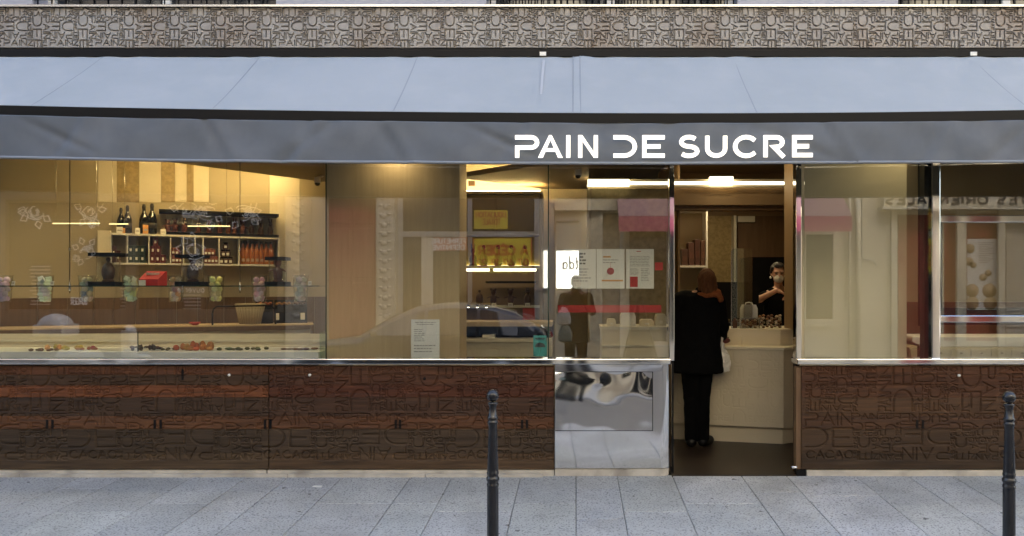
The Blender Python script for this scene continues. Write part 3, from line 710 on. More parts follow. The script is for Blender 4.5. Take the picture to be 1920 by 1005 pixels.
# valance with wrinkles
def vz0(X): return zf(X)-.058
def vz1(X):
    px = X*F/(CD+YF)+CXP
    y = 308.5-(11*((px-1150)/1150)**2 if px < 1150 else 3.5*((px-1150)/770)**2)
    return WZ(y, YF)
nv, mv = 320, 30
xv = np.linspace(XL, XR, nv); tv = np.linspace(0, 1, mv); Vv = np.zeros((mv, nv, 3)); vs = [-3.3,-2.33,-1.8,-1.19,-.42,1.68,2.3,3.4]
def vwr(X, t):
    wob = .004*math.sin(X*2.3+1)+.0016*math.sin(X*5.7+t*4)+.0011*math.sin(X*13-t*6)
    for q, s_ in enumerate(vs):
        dd = X-s_-(.16 if q%2 else -.16)*(t-.5); wob += .0065*math.exp(-(dd/.035)**2)*(.3+.7*abs(math.sin(2.2*t+q)))-.0045*math.exp(-((dd-.06)/.05)**2)
    for q in range(9):
        c_ = -5.6+q*1.22+.3*math.sin(q*5); a_ = (.5 if q%2 else -.8); dd = (X-c_)*math.cos(a_)+(t-.5)*.2*math.sin(a_)*3; wob += .007*math.exp(-(dd/.045)**2)*math.exp(-((X-c_)/.22)**2)
    return wob*2.1
for i, t in enumerate(tv):
    for j, X in enumerate(xv):
        Vv[i,j] = (X, YF-.016-.02*t+vwr(X,t), vz0(X)*(1-t)+vz1(X)*t)
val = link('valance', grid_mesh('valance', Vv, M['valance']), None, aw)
so = val.modifiers.new('thick','SOLIDIFY'); so.thickness = .003
hm = MB()
for a, b in zip(xv[:-1:2], list(xv[2::2])+[XR]):
    pa, pb = Vector((a, YF-.036+vwr(a,1), vz1(a))), Vector((b, YF-.036+vwr(b,1), vz1(b)))
    hm.add([pa+Vector((0,dy,dz)) for dy,dz in ((-.009,.012),(-.011,0),(-.006,-.006),(.006,-.006),(.009,.006))]+[pb+Vector((0,dy,dz)) for dy,dz in ((-.009,.012),(-.011,0),(-.006,-.006),(.006,-.006),(.009,.006))], [(i,(i+1)%5,(i+1)%5+5,i+5) for i in range(5)], True)
hm.build('hem', M['hem'], val)
# lit letters (pixel extents read off the photograph)
YL = YF-.046
for ch, a, b, y0, y1 in (('P',966,1012,254,296),('A',1009,1055,254,296),('I',1062,1069,254,296),('N',1084,1121,254,296),('D',1150,1194,254,296),('E',1204,1246,254,296),('S',1271,1311,253.5,296.5),('U',1322,1363,255,296),('C',1374,1420,253.5,296.5),('R',1431,1473,254,295),('E',1485,1523,254,295)):
    x0, x1 = WX(a,YL), WX(b,YL); z0, z1 = WZ(y1,YL), WZ(y0,YL); sw = .0265; h = sw/2
    if ch in 'AN':
        mb = MB(); f = lambda poly: mb.prism(poly, YL-.012, YL)
        if ch == 'A':
            c = (x0+x1)/2; tw = sw*.62; bw = sw*1.12; zb = z0+(z1-z0)*.27; g = lambda z: (z-z0)/(z1-z0)
            L0 = lambda z: x0+(c-tw/2-x0)*g(z); R0 = lambda z: x1-(x1-c-tw/2)*g(z); zi = z0+(z1-z0)*.80; Li = lambda z: x0+bw+(c-x0-bw)*(z-z0)/(zi-z0); Ri = lambda z: 2*c-Li(z)
            f([(x0,z0),(x0+bw,z0),(Li(zb),zb),(Li(zb+sw*.8),zb+sw*.8),(c,zi),(c-tw/2,z1)]); f([(x1,z0),(c+tw/2,z1),(c,zi),(Ri(zb+sw*.8),zb+sw*.8),(Ri(zb),zb),(x1-bw,z0)]); f([(c-tw/2,z1),(c,zi),(c+tw/2,z1)]); f([(Li(zb),zb),(Ri(zb),zb),(Ri(zb+sw*.8),zb+sw*.8),(Li(zb+sw*.8),zb+sw*.8)])
        else:
            f([(x0,z0),(x0+sw,z0),(x0+sw,z1-sw*1.35),(x0+sw,z1),(x0,z1)]); f([(x1-sw,z0),(x1,z0),(x1,z1),(x1-sw,z1),(x1-sw,z0+sw*1.35)]); f([(x0+sw,z1),(x0+sw,z1-sw*1.35),(x1-sw,z0),(x1-sw,z0+sw*1.35)])
        mb.build('letter', M['sign_white'], val); continue
    if ch == 'I': ps = [[((x0+x1)/2,z0),((x0+x1)/2,z1)]]
    else:
        tz0 = z0 if ch in 'AN' else z0+h; tz1 = z1 if ch in 'AN' else z1-h
        ps = fit(ch, x0+h, tz0, x1-(0 if ch in 'E' else h), tz1)
        if ch in 'PR':     # stems run to the baseline
            ps = [[(a_, z0 if b_ < tz0+1e-4 else b_) for a_, b_ in p] for p in ps]
            if ch == 'R': ps = [[(a_, b_) for a_, b_ in p] for p in ps]
        if ch == 'U': ps = [[(a_, z1 if b_ > tz1-1e-4 else b_) for a_, b_ in p] for p in ps]
        if ch in 'DP': ps = [[(x0 if (abs(a_-x0-h) < 1e-4 and b_ > z0+.03 and not (ch=='P' and b_ < (z0+z1)/2)) or (ch=='D' and abs(a_-x0-h) < 1e-4) else a_, b_) for a_, b_ in p] for p in ps]
    lt = ribbons(MB(), ps, sw, lambda u,v,hh: (u, YL-hh, v), .012).build('letter', M['sign_white'], val)
# brackets / folding arms under the awning
for X in (-5.0,-1.6,1.9,4.6):
    MB().tube([(X,-.1,2.96),(X+.42,-.5,2.78),(X+.05,YF+.03,zf(X)-.06)], .02, 8).build('folding_arm', M['black_metal'], aw)
def part_of_shop(o): o.parent = shop; return o
# ================================================================== SHOP INTERIOR: setting
CZ = 2.98
struct(B('shop_floor', M['floor'], XL, XR, .14, 6, -.05, .002))
part_of_shop(B('shop_ceiling', M['ceiling'], XL, XR, .06, 6, CZ, CZ+.1))
part_of_shop(B('wall_end_left', M['beige'], XL-.1, XL-.002, .06, 6, 0, CZ)); part_of_shop(B('wall_end_right', M['beige'], XR+.002, XR+.1, .06, 6, 0, CZ))
part_of_shop(B('wall_back', M['brown'], XL, XR, 5.9, 6, 0, CZ))
# --- left room: slanting back wall
def wy(X): return 2.0+(X+4.69)*.54
WA = math.atan(.54); wt = Vector((math.cos(WA), math.sin(WA), 0)); wn = Vector((math.sin(WA), -math.cos(WA), 0))    # along the wall, and out of it into the room
def wall_at(px, off=0.0):          # point of the wall plane (moved off metres into the room) seen at photo column px
    d = (2.0+4.69*.54-off/math.cos(WA)+CD)/(1-.54*(px-CXP)/F); return Vector(((px-CXP)*d/F, d-CD, 0))
def wz(px, py, off=0.0): d = wall_at(px, off).y+CD; return CH+(CYP-py)*d/F
def wbox(name, m, px0, px1, z0, z1, off0, off1, parent=None, col=None, bevel=0):     # box lying along the slanting wall between two offsets
    a, b = wall_at(px0, off1), wall_at(px1, off1)
    c = b+wn*(-(off1-off0)); d = a+wn*(-(off1-off0))
    return MB().zprism([(a.x,a.y),(b.x,b.y),(c.x,c.y),(d.x,d.y)], min(z0,z1), max(z0,z1)).build(name, m, parent, col, bevel)
wl = wempty('wall_slanted', (-4.69,2.0,0)); part_of_shop(wl)
wbox('wall_core', M['beige'], -260, 640, 0, CZ, -.12, -.012, wl)
ZW = wz(300, 558)
edges = [(-260,0,'beige'),(0,130,'beige'),(130,184,'beige'),(184,219,'cream'),(219,261,'gold_paper'),(261,302,'cream'),(302,328,'gold_paper'),(328,350,'cream'),(350,363,'gold_paper'),(363,392,'cream'),(392,450,'beige'),(450,505,'beige'),(505,562,'cream'),(562,640,'beige')]
for a, b, m in edges:
    if m in ('gold_paper','cream') and a < 500:
        wbox('wall_panel', M[m], a+.4, b-.4, wz(a,378), CZ-.002, -.011, 0, wl); wbox('wall_panel', M['beige'], a+.4, b-.4, ZW+.004, wz(a,378)-.004, -.011, -.001, wl)
    else: wbox('wall_panel', M[m], a+.4, b-.4, ZW+.004, CZ-.002, -.011, 0, wl)
e = [-260,-120,-60,0,70,126,176,212,254,296,331,371,388,420,460,500,540,590,640]
for a, b in zip(e[:-1], e[1:]): wbox('wainscot_panel', M['dark_wood'], a+.5, b-.5, .1, ZW, -.011, .008, wl)
# dropped soffit whose edge runs diagonally into the room, with the cove lamp behind it
zs_ = 2.645
s0 = (WX(330,0)*(7.4/CD), 7.4-CD); s1 = (WX(604,0)*(8.72/CD), 8.72-CD)
dv = Vector((s1[0]-s0[0], s1[1]-s0[1])).normalized(); sm1 = Vector(s0)-dv*3.2
sm1 = (max(sm1.x, XL+.01), s0[1]-(s0[0]-max(sm1.x, XL+.01))*dv.y/dv.x)
sof = part_of_shop(MB().zprism([(XL+.01,.07),(WX(1028,.07),.07),(WX(1028,.07),1.3),(s1[0]+1.6,1.3),(s1[0]+1.55,s1[1]+.02),s1,s0,sm1,(XL+.01,max(.09,sm1[1]))], zs_, zs_+.06).build('soffit', M['ceiling']))
cl = wempty('cove_lamp', (s0[0],s0[1],zs_), 'long glowing strip lamp hidden behind the soffit of the left room', 'lamp')
nrm = Vector((-dv.y, dv.x))
def cove(a, b, z, parent, off=.06):
    a = Vector(a)-nrm*-off; b = Vector(b)-nrm*-off
    q = [a+nrm*.0, b+nrm*.0, b+nrm*.035, a+nrm*.035]
    return MB().zprism([(v.x, v.y) for v in q], z, z+.03).build('light_strip', M['cove'], parent)
cove(Vector(s0)-dv*.55, Vector(s1)-dv*.35, zs_+.062, cl, .02)
B('cove_end', M['cove_white'], s1[0]+.0, s1[0]+.07, s1[1]-.14, s1[1]-.13, zs_-.14, zs_-.003, cl) if False else None

# downlights in the ceilings (small bright discs with their own light)
def downlight(x, y, z, power_, label, r=.035, col=(1,.79,.45), size=.07):
    e = empty('downlight', (x, y, z), label, 'lamp', 'recessed downlights')
    MB().lathe([(r+.012,-.006),(r+.012,.0),(r,.0),(r,-.004)], n=16).build('trim_ring', M['steel_brush'], e)
    MB().lathe([(r-.002,-.0035),(r-.002,-.001)], n=16).build('lamp_disc', M['lamp'], e)
    ld = bpy.data.lights.new('downlight_beam','AREA'); ld.shape = 'DISK'; ld.size = size; ld.energy = power_*.155; ld.color = col; ld.spread = R_(150)
    lo = bpy.data.objects.new('downlight_beam', ld); COL.objects.link(lo); lo.parent = e; lo.location = (0,0,-.012)
DL = [(-5.3,.55,zs_-.001,9,'farthest left downlight in the ceiling over the left window display'),(-4.3,.55,zs_-.001,9,'downlight over the middle of the left window display'),(-3.1,.6,zs_-.001,9,'downlight over the right part of the left window display'),
      (-2.35,1.6,zs_-.001,9,'downlight behind the wood partition over the counter'),
      (-.55,.75,zs_-.001,5,'downlight between the wood partition and the corner glass'),(.25,2.0,CZ-.001,9,'downlight in front of the marble panel'),(1.55,2.9,CZ-.001,20,'downlight behind the serving counter'),
      (1.62,1.35,CZ-.001,8,'downlight above the serving counter in the doorway'),(3.4,.8,CZ-.001,8,'downlight above the white table by the right window'),(4.5,.8,CZ-.001,8,'rightmost downlight behind the right window'),(-.3,3.4,CZ-.001,8,'downlight deep in the middle of the shop'),(3.5,2.6,CZ-.001,9,'downlight at the back of the right room'),(-1.45,.14,zs_-.001,3.2,'downlight grazing the pale wood partition'),(2.62,.17,CZ-.001,9,'downlight grazing the sand coloured panel')]
for a in DL: downlight(*a)

# ================================================================== LEFT ROOM: things
# window display counter (white deck with cream back)
dc = wempty('pastry_display', (-3.9,.35,0), 'long white pastry display counter behind the left window', 'display counter')
xr = WX(599,.1)
B('deck', M['white'], XL+.02, xr, .09, .62, .90, WZ(660,.09), dc); B('front_edge', M['white'], XL+.02, xr, .078, .0885, .88, WZ(659.6,.078), dc)
zt = WZ(660,.09)
B('back_panel', M['cream'], XL+.02, xr, .625, .65, .5, WZ(626,.625), dc); B('back_rail', M['offwhite'], XL+.02, xr, .60, .6235, WZ(641,.6), WZ(637.5,.6), dc)
B('back_step', M['cream'], XL+.02, xr, .57, .5985, zt+.001, WZ(648,.57), dc)
B('cabinet_body', M['cream'], XL+.02, xr, .10, .60, .01, .898, dc)
B('end_glass', M['green_glass'], xr+.004, xr+.014, .09, .6, .9, WZ(622,.1), dc)
B('front_glass', M['clear'], XL+.02, WX(259.2,.11), .085, .089, zt, zt+.16, dc) if False else None
B('glass_joint', M['glass_edge'], WX(259.4,.11), WX(260.4,.11), .095, .105, zt+.001, WZ(621,.1), dc)
# pastries on the deck
def rock(seed, r=1.0):
    rr = random.Random(seed); mb = MB().ell((0,0,0), 1, 1, .8, 10, 7); mb.v = [tuple(c*(1+rr.uniform(-.16,.16)) for c in v) for v in mb.v]; return mb.mesh('pastry', M['objsweet'])
rocks = [rock(i) for i in range(4)]
def pastry_row(px0, px1, n, col, Y, h, what, jit=.25, tall=1.0):
    for i in range(n):
        px = px0+(px1-px0)*(i+.5)/n; r = (px1-px0)/n*(CD+Y)/F*.60
        c = tuple(max(.01, v*random.uniform(.7,1.25)) for v in col)
        o = link('pastry', rocks[i%4], None, None, c); yy = Y+random.uniform(-.05,.05); hh = h*random.uniform(.75,1.25)*tall
        o.scale = (r, r*1.1, hh/1.6); o.location = (WX(px,Y), yy, zt+hh/2.0*1.0); o.rotation_euler = (0,0,random.uniform(0,6))
        tag(o, f'{what}, {ORD[i]} from the left', 'pastry', what+' row')
pastry_row(62, 108, 7, (.12,.07,.03), .20, .022, 'small dark brown pastry at the far left of the deck')
pastry_row(84, 150, 9, (.62,.40,.12), .30, .04, 'small golden tart on the left of the white deck')
pastry_row(148, 180, 5, (.45,.16,.11), .28, .028, 'small pink glazed pastry beside the golden tarts')
pastry_row(252, 288, 7, (.05,.028,.012), .24, .042, 'dark chocolate pastry heaped on the white tray')
pastry_row(238, 300, 9, (.10,.06,.03), .34, .022, 'flat brown pastry behind the heaped chocolate ones')
pastry_row(302, 330, 5, (.06,.065,.02), .24, .022, 'small dark green pastry left of the orange croissants')
pastry_row(330, 404, 9, (.48,.13,.025), .28, .05, 'orange brown flaky pastry in the middle pile', tall=1.15)
pastry_row(346, 400, 6, (.52,.17,.04), .24, .04, 'orange brown flaky pastry in front of the middle pile')
pastry_row(412, 500, 11, (.07,.075,.025), .28, .022, 'small dark green pastry right of the orange pile')
pastry_row(528, 592, 6, (.22,.11,.07), .3, .018, 'small flat pinkish pastry by the end glass')
tr = B('pastry_tray', M['white'], WX(231,.2), WX(262,.2), .2, .4, zt, zt+.012); tag(tr, 'small white tray under the heaped chocolate pastries', 'tray')
# wood service counter running away to the right
sc0 = Vector((WX(-120,.95), .80, 0)); sc1 = Vector((WX(585,1.9)*1.0, 1.95, 0)); sd_ = (sc1-sc0).normalized(); sn_ = Vector((-sd_.y, sd_.x, 0))
ctr = wempty('service_counter', sc0, 'long brown wood service counter running across the left room', 'counter')
zc = WZ(612,1.45)
def cbox(name, m, t0, t1, o0, o1, z0, z1, parent, col=None):
    Ln = (sc1-sc0).length; a = sc0+sd_*Ln*t0; b = sc0+sd_*Ln*t1
    q = [a+sn_*o0, b+sn_*o0, b+sn_*o1, a+sn_*o1]; return MB().zprism([(v.x,v.y) for v in q], z0, z1).build(name, m, parent, col)
cbox('counter_top', M['oak'], 0, 1, 0, .5, zc-.04, zc, ctr); cbox('counter_front', M['cream'], 0, .99, .03, .46, .0, zc-.042, ctr); cbox('counter_edge', M['dark_wood'], 0, 1, -.012, -.001, zc-.055, zc-.012, ctr)
# white shelving unit on the wall
su = wempty('wall_shelf', wall_at(360,.15)+Vector((0,0,1.7)), 'long white wall shelf with compartments holding jars and bottles', 'shelf')
so_ = .22
zA = wz(360, 441, so_); zB = wz(360, 494, so_)
wbox('board', M['white'], 207, 524, zA-.018, zA, 0.002, so_, su); wbox('board', M['white'], 213, 524, zB-.018, zB, .002, so_, su)
for px in (208,238.5,279,320,344,366,381,411,449,523): wbox('divider', M['white'], px-1, px+1, zB, zA-.018, .003, so_-.004, su)
wbox('side_panel', M['cream'], 183, 207, wz(195,476,.2), wz(195,432,.2), .004, .2, su)
wbox('back_board', M['beige'], 209, 523, zB, zA-.018, .0015, .010, su)
# cartons and jars in the compartments
pitch = lambda px, off: abs((wall_at(px+1,off)-wall_at(px,off)).length)
def carton(px0, px1, z0, h, col, label, grp, off=.17, card=True, name='gift_box'):
    c = wall_at((px0+px1)/2, off); hw = (wall_at(px1,off)-wall_at(px0,off)).length/2
    e = empty(name, (c.x, c.y, z0), label, 'box', grp, rz=WA)
    MB().box(-hw+.001, hw-.001, .001, .13, 0, h).build('carton', M['objpaint'], e, col, .003)
    if card: MB().box(-hw*.45, hw*.25, -.003, .0005, h*.35, h*.68).build('price_label', M['paper'], e)
    MB().box(-hw+.0005, hw-.0005, -.0005, .131, h*.80, h+.0012).build('lid', M['objpaint'], e, tuple(v*.75 for v in col))
h1 = .088
G_, Rd, Dk = (.012,.032,.026), (.105,.012,.014), (.03,.02,.018)
for r, nm in ((0,'bottom'),(1,'top')):
    for i, w_ in enumerate(('left','middle','right')):
        carton(240+i*11, 251+i*11, zB+r*h1, h1-.002, G_, f'dark green gift box, {w_} of the {nm} row in the white wall shelf', 'green gift boxes')
for r, n, x0 in ((0,3,281),(1,2,282),(2,1,287)):
    for i in range(n):
        carton(x0+i*10, x0+10+i*10, zB+r*h1, h1-.002, Rd, f'dark red gift box, {ORD[i]} from the left in {("bottom","middle","top")[r]} row of the red stack', 'red gift boxes')
carton(209.5,217.5,zB+.0,.17,(.05,.012,.010),'narrow dark red box standing at the left end of the wall shelf','end boxes'); carton(218,226,zB,.12,(.09,.025,.02),'short dark red box next to the left end of the wall shelf','end boxes')
def jar_proto():
    e = empty('jam_jar', (0,0,0)); MB().lathe([(.024,0),(.028,.004),(.028,.055),(.022,.062)], n=14).build('jar', M['choc_red'], e)
    MB().lathe([(.025,.060),(.026,.062),(.026,.078),(.024,.08)], n=14).build('lid', M['choc_red'], e); MB().box(-.012,.010,-.031,-.027,.020,.042).build('label', M['paper'], e); return e
jp = jar_proto(); first = True
def place(proto, loc, label, cat, grp, rz=0, used=set()):
    if proto.name in used: o = copy_tree(proto)
    else: o = proto; used.add(proto.name)
    o.location = loc; o.rotation_euler = (0,0,rz); tag(o, label, cat, grp); return o
for sec, xs_ in (('left', (325,332,339)), ('right', (386,392.5,399,405.5))):
    for r in (0,1):
        for i, px in enumerate(xs_):
            if r and i == len(xs_)-1: continue
            c = wall_at(px, .16); place(jp, (c.x,c.y,zB+.0005+r*.081), f'small red jam jar in the {sec} jar compartment, {"lower" if not r else "upper"} row, {ORD[i]} from left', 'jar', 'jam jars', WA)
djp = empty('dark_jar', (0,0,0)); MB().lathe([(.022,0),(.028,.006),(.029,.05),(.02,.06)], n=14).build('jar', M['choc'], djp); MB().lathe([(.022,.058),(.023,.074),(.02,.077)], n=14).build('lid', M['black_metal'], djp); MB().box(-.014,.012,-.032,-.028,.014,.04).build('label', M['paper'], djp)
for r, n, x0 in ((0,3,415),(1,2,418.5),(2,1,423)):
    for i in range(n):
        c = wall_at(x0+i*8.5, .16); place(djp, (c.x,c.y,zB+.0005+r*.078), f'dark jar in the pyramid on the wall shelf, {("bottom","middle","top")[r]} row, {ORD[i]} from left', 'jar', 'pyramid of dark jars', WA)
sy = empty('syrup_bottle', (0,0,0)); MB().lathe([(.028,0),(.032,.006),(.032,.13),(.026,.16),(.013,.19),(.012,.225)], n=16).build('bottle', M['amber'], sy); MB().lathe([(.0135,.224),(.0145,.226),(.0145,.25),(.012,.252)], n=12).build('cap', M['label_dark'], sy); MB().box(-.015,.015,-.036,-.031,.03,.062).build('label', mat('tan_label', (.42,.28,.18), .6), sy)
for i in range(7):
    c = wall_at(455.5+i*8.7, .15); place(sy, (c.x,c.y,zB+.0005), f'amber syrup bottle, {ORD[i]} from the left in the row of seven', 'bottle', 'amber syrup bottles', WA)
# champagne bottles and cards on top of the shelf
ch = empty('champagne_bottle', (0,0,0)); MB().lathe([(.034,0),(.042,.006),(.0435,.02),(.0435,.15),(.036,.185),(.02,.225),(.0145,.25),(.0145,.265)], n=20).build('bottle', M['bottle_dark'], ch)
MB().lathe([(.0155,.235),(.016,.27),(.018,.274),(.018,.285),(.014,.31),(.004,.314)], n=16).build('foil', M['label_dark'], ch); MB().lathe([(.0442,.06),(.0442,.115)], n=20).build('label', M['label_dark'], ch)
for i, (px, s, of) in enumerate(((227,.92,.09),(239,1.0,.14),(270,1.06,.14),(285,1.1,.14))):
    c = wall_at(px, of); o = place(ch, (c.x,c.y,zA+.0005), ['dark champagne bottle at the far left of the wall shelf top, half hidden','second dark champagne bottle from the left on the wall shelf','third dark champagne bottle from the left on the wall shelf','tallest dark champagne bottle, rightmost of the four on the wall shelf'][i], 'bottle', 'champagne bottles', WA); o.scale = (s*.93,s*.93,s*.93)
def card(px, py0, py1, wpx, off, z, label, m='paper', name='price_card'):
    c = wall_at(px, off); hw = wpx/2*(c.y+CD)/F; h = (py1-py0)*(c.y+CD)/F
    e = empty(name, (c.x,c.y,z), label, 'card', 'price cards', rz=WA)
    MB().add([(-hw,0,0),(hw,0,0),(hw,.02,h),(-hw,.02,h),(-hw,.003,0),(hw,.003,0),(hw,.023,h),(-hw,.023,h)], [(0,1,2,3),(7,6,5,4),(0,4,5,1),(3,2,6,7),(0,3,7,4),(1,5,6,2)]).build('card', M[m], e)
    MB().add([(-hw*.7,-.001+.006,h*.35),(hw*.7,.005,h*.35),(hw*.7,.0095,h*.55),(-hw*.7,.0095,h*.55)], [(0,1,2,3)]).build('print', M['greyink'], e)
for px, a, b, w_, l, m in ((224,422,434,10,'white price card at the left champagne bottles','paper'),(230,414,424,8,'orange tag by the left champagne bottles','orange_ink'),(258,423,434,8,'white price card between the two pairs of champagne bottles','paper'),(273,417,434,9,'orange and white card under the third champagne bottle','orange_ink'),(306,426,436,9,'white price card at the left end of the glass case','paper')):
    card(px, a, b, w_, .21, zA+.0005, l, m)
# glass case with black top and base, filled with chocolate figures
gc = wempty('glass_case', wall_at(420,.15)+Vector((0,0,zA)), 'long glass case with black lid and base on the wall shelf', 'case')
zL0 = wz(410, 400, .22)
wbox('base', M['soft_black'], 312, 523, zA+.0008, zA+.03, .03, .215, gc); wbox('lid', M['soft_black'], 298, 523, zL0-.012, zL0+.02, .02, .225, gc)
wbox('front_glass', M['clear'], 313, 522, zA+.031, zL0-.013, .206, .210, gc)
def figure(name, m, body, head, ears, arms, seed):
    """small moulded chocolate figure, one fused mesh"""
    mb = MB().ell((0,0,.045*body), .030*body, .027*body, .048*body).ell((0,0,.10*body+.012*head), .021*head, .020*head, .023*head)
    if ears == 'round': mb.ell((-.02,0,.10*body+.034*head), .011,.006,.011).ell((.02,0,.10*body+.034*head), .011,.006,.011)
    if ears == 'long': mb.cap((-.009,0,.12*body), (-.014,0,.12*body+.05), .006, .005).cap((.009,0,.12*body), (.014,0,.12*body+.05), .006, .005)
    if ears == 'hat': mb.lathe([(.03,.115*body),(.03,.119*body),(.016,.121*body),(.014,.145*body)], n=12)
    if arms: mb.cap((-.025,0,.075), (-.052,-.012,.062), .006, .005).cap((.025,0,.075), (.052,-.012,.062), .006, .005)
    mb.lathe([(.032,-.002),(.032,.008)], n=14)
    o = fuse(mb, name, m, .0035, smooth=2); me = o.data; bpy.data.objects.remove(o); return me
FIG = {}
def fig_mesh(kind, m):
    k = (kind, m)
    if k not in FIG:
        prm = {'bear': (1,1.1,'round',True), 'hen': (1.05,.9,'hat',False), 'hare': (1,.95,'long',False), 'egg': (1.15,.6,'',False)}[kind]
        FIG[k] = figure('chocolate_figure', M[m], *prm, 1)
    return FIG[k]
def put_fig(loc, kind, m, s, label, grp, rz=0):
    o = link('chocolate_figure', fig_mesh(kind, m)); o.location = loc; o.scale = (s,s,s); o.rotation_euler = (0,0,rz); return tag(o, label, 'chocolate figure', grp)
fk = ['bear','bear','hen','hare','bear','hen','bear','hare','bear','egg','hare','hare']
for i, px in enumerate((315,328,346,372,392,412,428,440,455,472,489,507)):
    c = wall_at(px, .12); put_fig((c.x,c.y,zA+.0325), fk[i], 'choc_red' if i < 9 else 'choc', .92+.12*((i*7)%3)/2, f'moulded chocolate figure, {ORD[i]} from the left inside the long glass case', 'chocolate figures in the glass case', WA)
# hanging glass shelf with its cables
YS = .42; zg = WZ(535.5, YS)
gs = wempty('hanging_glass_shelf', (-3.9,YS,zg), 'hanging clear glass shelf on cables across the left window', 'shelf')
xg1 = WX(609,YS)
B('glass_plate', M['green_glass'], XL+.05, xg1, YS-.13, YS+.13, zg-.008, zg, gs); B('plate_edge', M['glass_edge'], XL+.05, xg1, YS-.1335, YS-.1305, zg-.0085, zg+.0003, gs)
for px in (131,450,-190):
    cx = WX(px,YS-.1)
    MB().tube([(cx,YS-.1,zg-.06),(cx,YS-.1,zs_)], .0028, 6).build('cable', M['black_metal'], gs); MB().lathe([(.007,-.03),(.009,-.02),(.009,.0),(.006,.02),(.003,.05)], (cx,YS-.1,zg-.012), 10).build('clamp', M['steel_brush'], gs)
    MB().lathe([(.004,0),(.008,.006),(.008,.02),(.004,.026)], (cx,YS-.1,WZ(470,YS-.1)), 10).build('cable_joint', M['steel_brush'], gs)
# cups of sweets set into the glass shelf
sweet = [rock(20+i) for i in range(3)]
bm_ = MB().obox((0,0,0),.8,.8,.7); cube_me = bm_.mesh('sweet', M['objsweet'])
cup_me = MB().lathe([(.030,0),(.034,.003),(.042,.118),(.046,.12),(.0445,.1215),(.0405,.1195),(.033,.006),(.0005,.005)], n=24).mesh('cup_glass', M['clear'])
def cup(px, cols, label, cubes=False, fill=1.0):
    c = Vector((WX(px,YS), YS, WZ(566,YS))); e = empty('sweet_cup', c, label, 'cup', 'cups of sweets on the glass shelf'); e.scale = (1.5,1.5,1.8)
    link('cup_glass', cup_me, None, e); rr = random.Random(px)
    z = .016; n = 0
    while z < .108*fill:
        k = 3 if z < .1*fill else 2
        for i in range(k):
            a = rr.uniform(0,.6)+i*6.28/k+z*40; q = (.014+.05*z)
            o = link('sweet', cube_me if cubes else sweet[n%3], None, e, tuple(min(1, v*rr.uniform(.85,1.12)) for v in rr.choice(cols))); n += 1
            o.location = (q*math.cos(a), q*math.sin(a), z); s = .0155*rr.uniform(.9,1.15); o.scale = (s,s,s); o.rotation_euler = (rr.uniform(-.6,.6), rr.uniform(-.6,.6), rr.uniform(0,3))
        z += .0215
cup(7, [(.72,.50,.68),(.62,.42,.62)], 'glass cup of lilac sweets at the far left of the hanging shelf'); cup(84, [(.92,.90,.80)], 'glass cup of white cubed sweets on the hanging shelf', True)
cup(163, [(.35,.38,.42),(.62,.50,.38)], 'glass cup of grey and tan sweets beside the left chocolate sculpture'); cup(245, [(.85,.80,.35),(.62,.75,.55)], 'glass cup of pale green and yellow sweets next to the red box', True)
cup(330, [(.85,.50,.30),(.80,.60,.45)], 'glass cup of peach coloured sweets next to the middle sculpture'); cup(405, [(.92,.84,.32)], 'glass cup of yellow sweets in the middle of the hanging shelf')
cup(486, [(.92,.60,.58),(.88,.58,.64)], 'glass cup of pink sweets left of the right sculpture'); cup(564, [(.65,.60,.50),(.55,.50,.45)], 'glass cup of pale grey sweets at the right end of the hanging shelf')
# sculptures in clear cylinders with black plates
def sculpture(px, wpx, py_top, kind, m, fs, label, flabel):
    x = WX(px,YS+.03); y = YS+.03; hw = wpx/2*(CD+y)/F; h = WZ(py_top,y)-zg; hd = min(hw, .095)
    e = empty('display_cylinder', (x,y,zg+.0005), label, 'display stand', 'display cylinders on the glass shelf')
    MB().box(-hw,hw,-hd,hd,0,.032).build('base_plate', M['soft_black'], e, bevel=.002); MB().box(-hw,hw,-hd,hd,h-.028,h).build('top_plate', M['soft_black'], e, bevel=.002)
    MB().lathe([(min(hw,hd)-.008,.0325),(min(hw,hd)-.008,h-.0285),(min(hw,hd)-.0105,h-.0285),(min(hw,hd)-.0105,.0325)], n=26).build('glass_cylinder', M['clear'], e)
    put_fig((x,y,zg+.0345), kind, m, fs, flabel, 'chocolate sculptures on the glass shelf')
sculpture(203, 50, 474.5, 'egg', 'choc', 1.5, 'black plated display cylinder left of the red box on the hanging shelf', 'dark chocolate egg shaped sculpture in the left display cylinder')
sculpture(361, 45, 478, 'hen', 'choc', 1.5, 'black plated display cylinder in the middle of the hanging shelf', 'dark chocolate pot bellied sculpture in the middle display cylinder')
sculpture(521, 36, 482, 'bear', 'choc_red', 1.35, 'black plated display cylinder at the right of the hanging shelf', 'small chocolate bear sculpture in the right display cylinder')
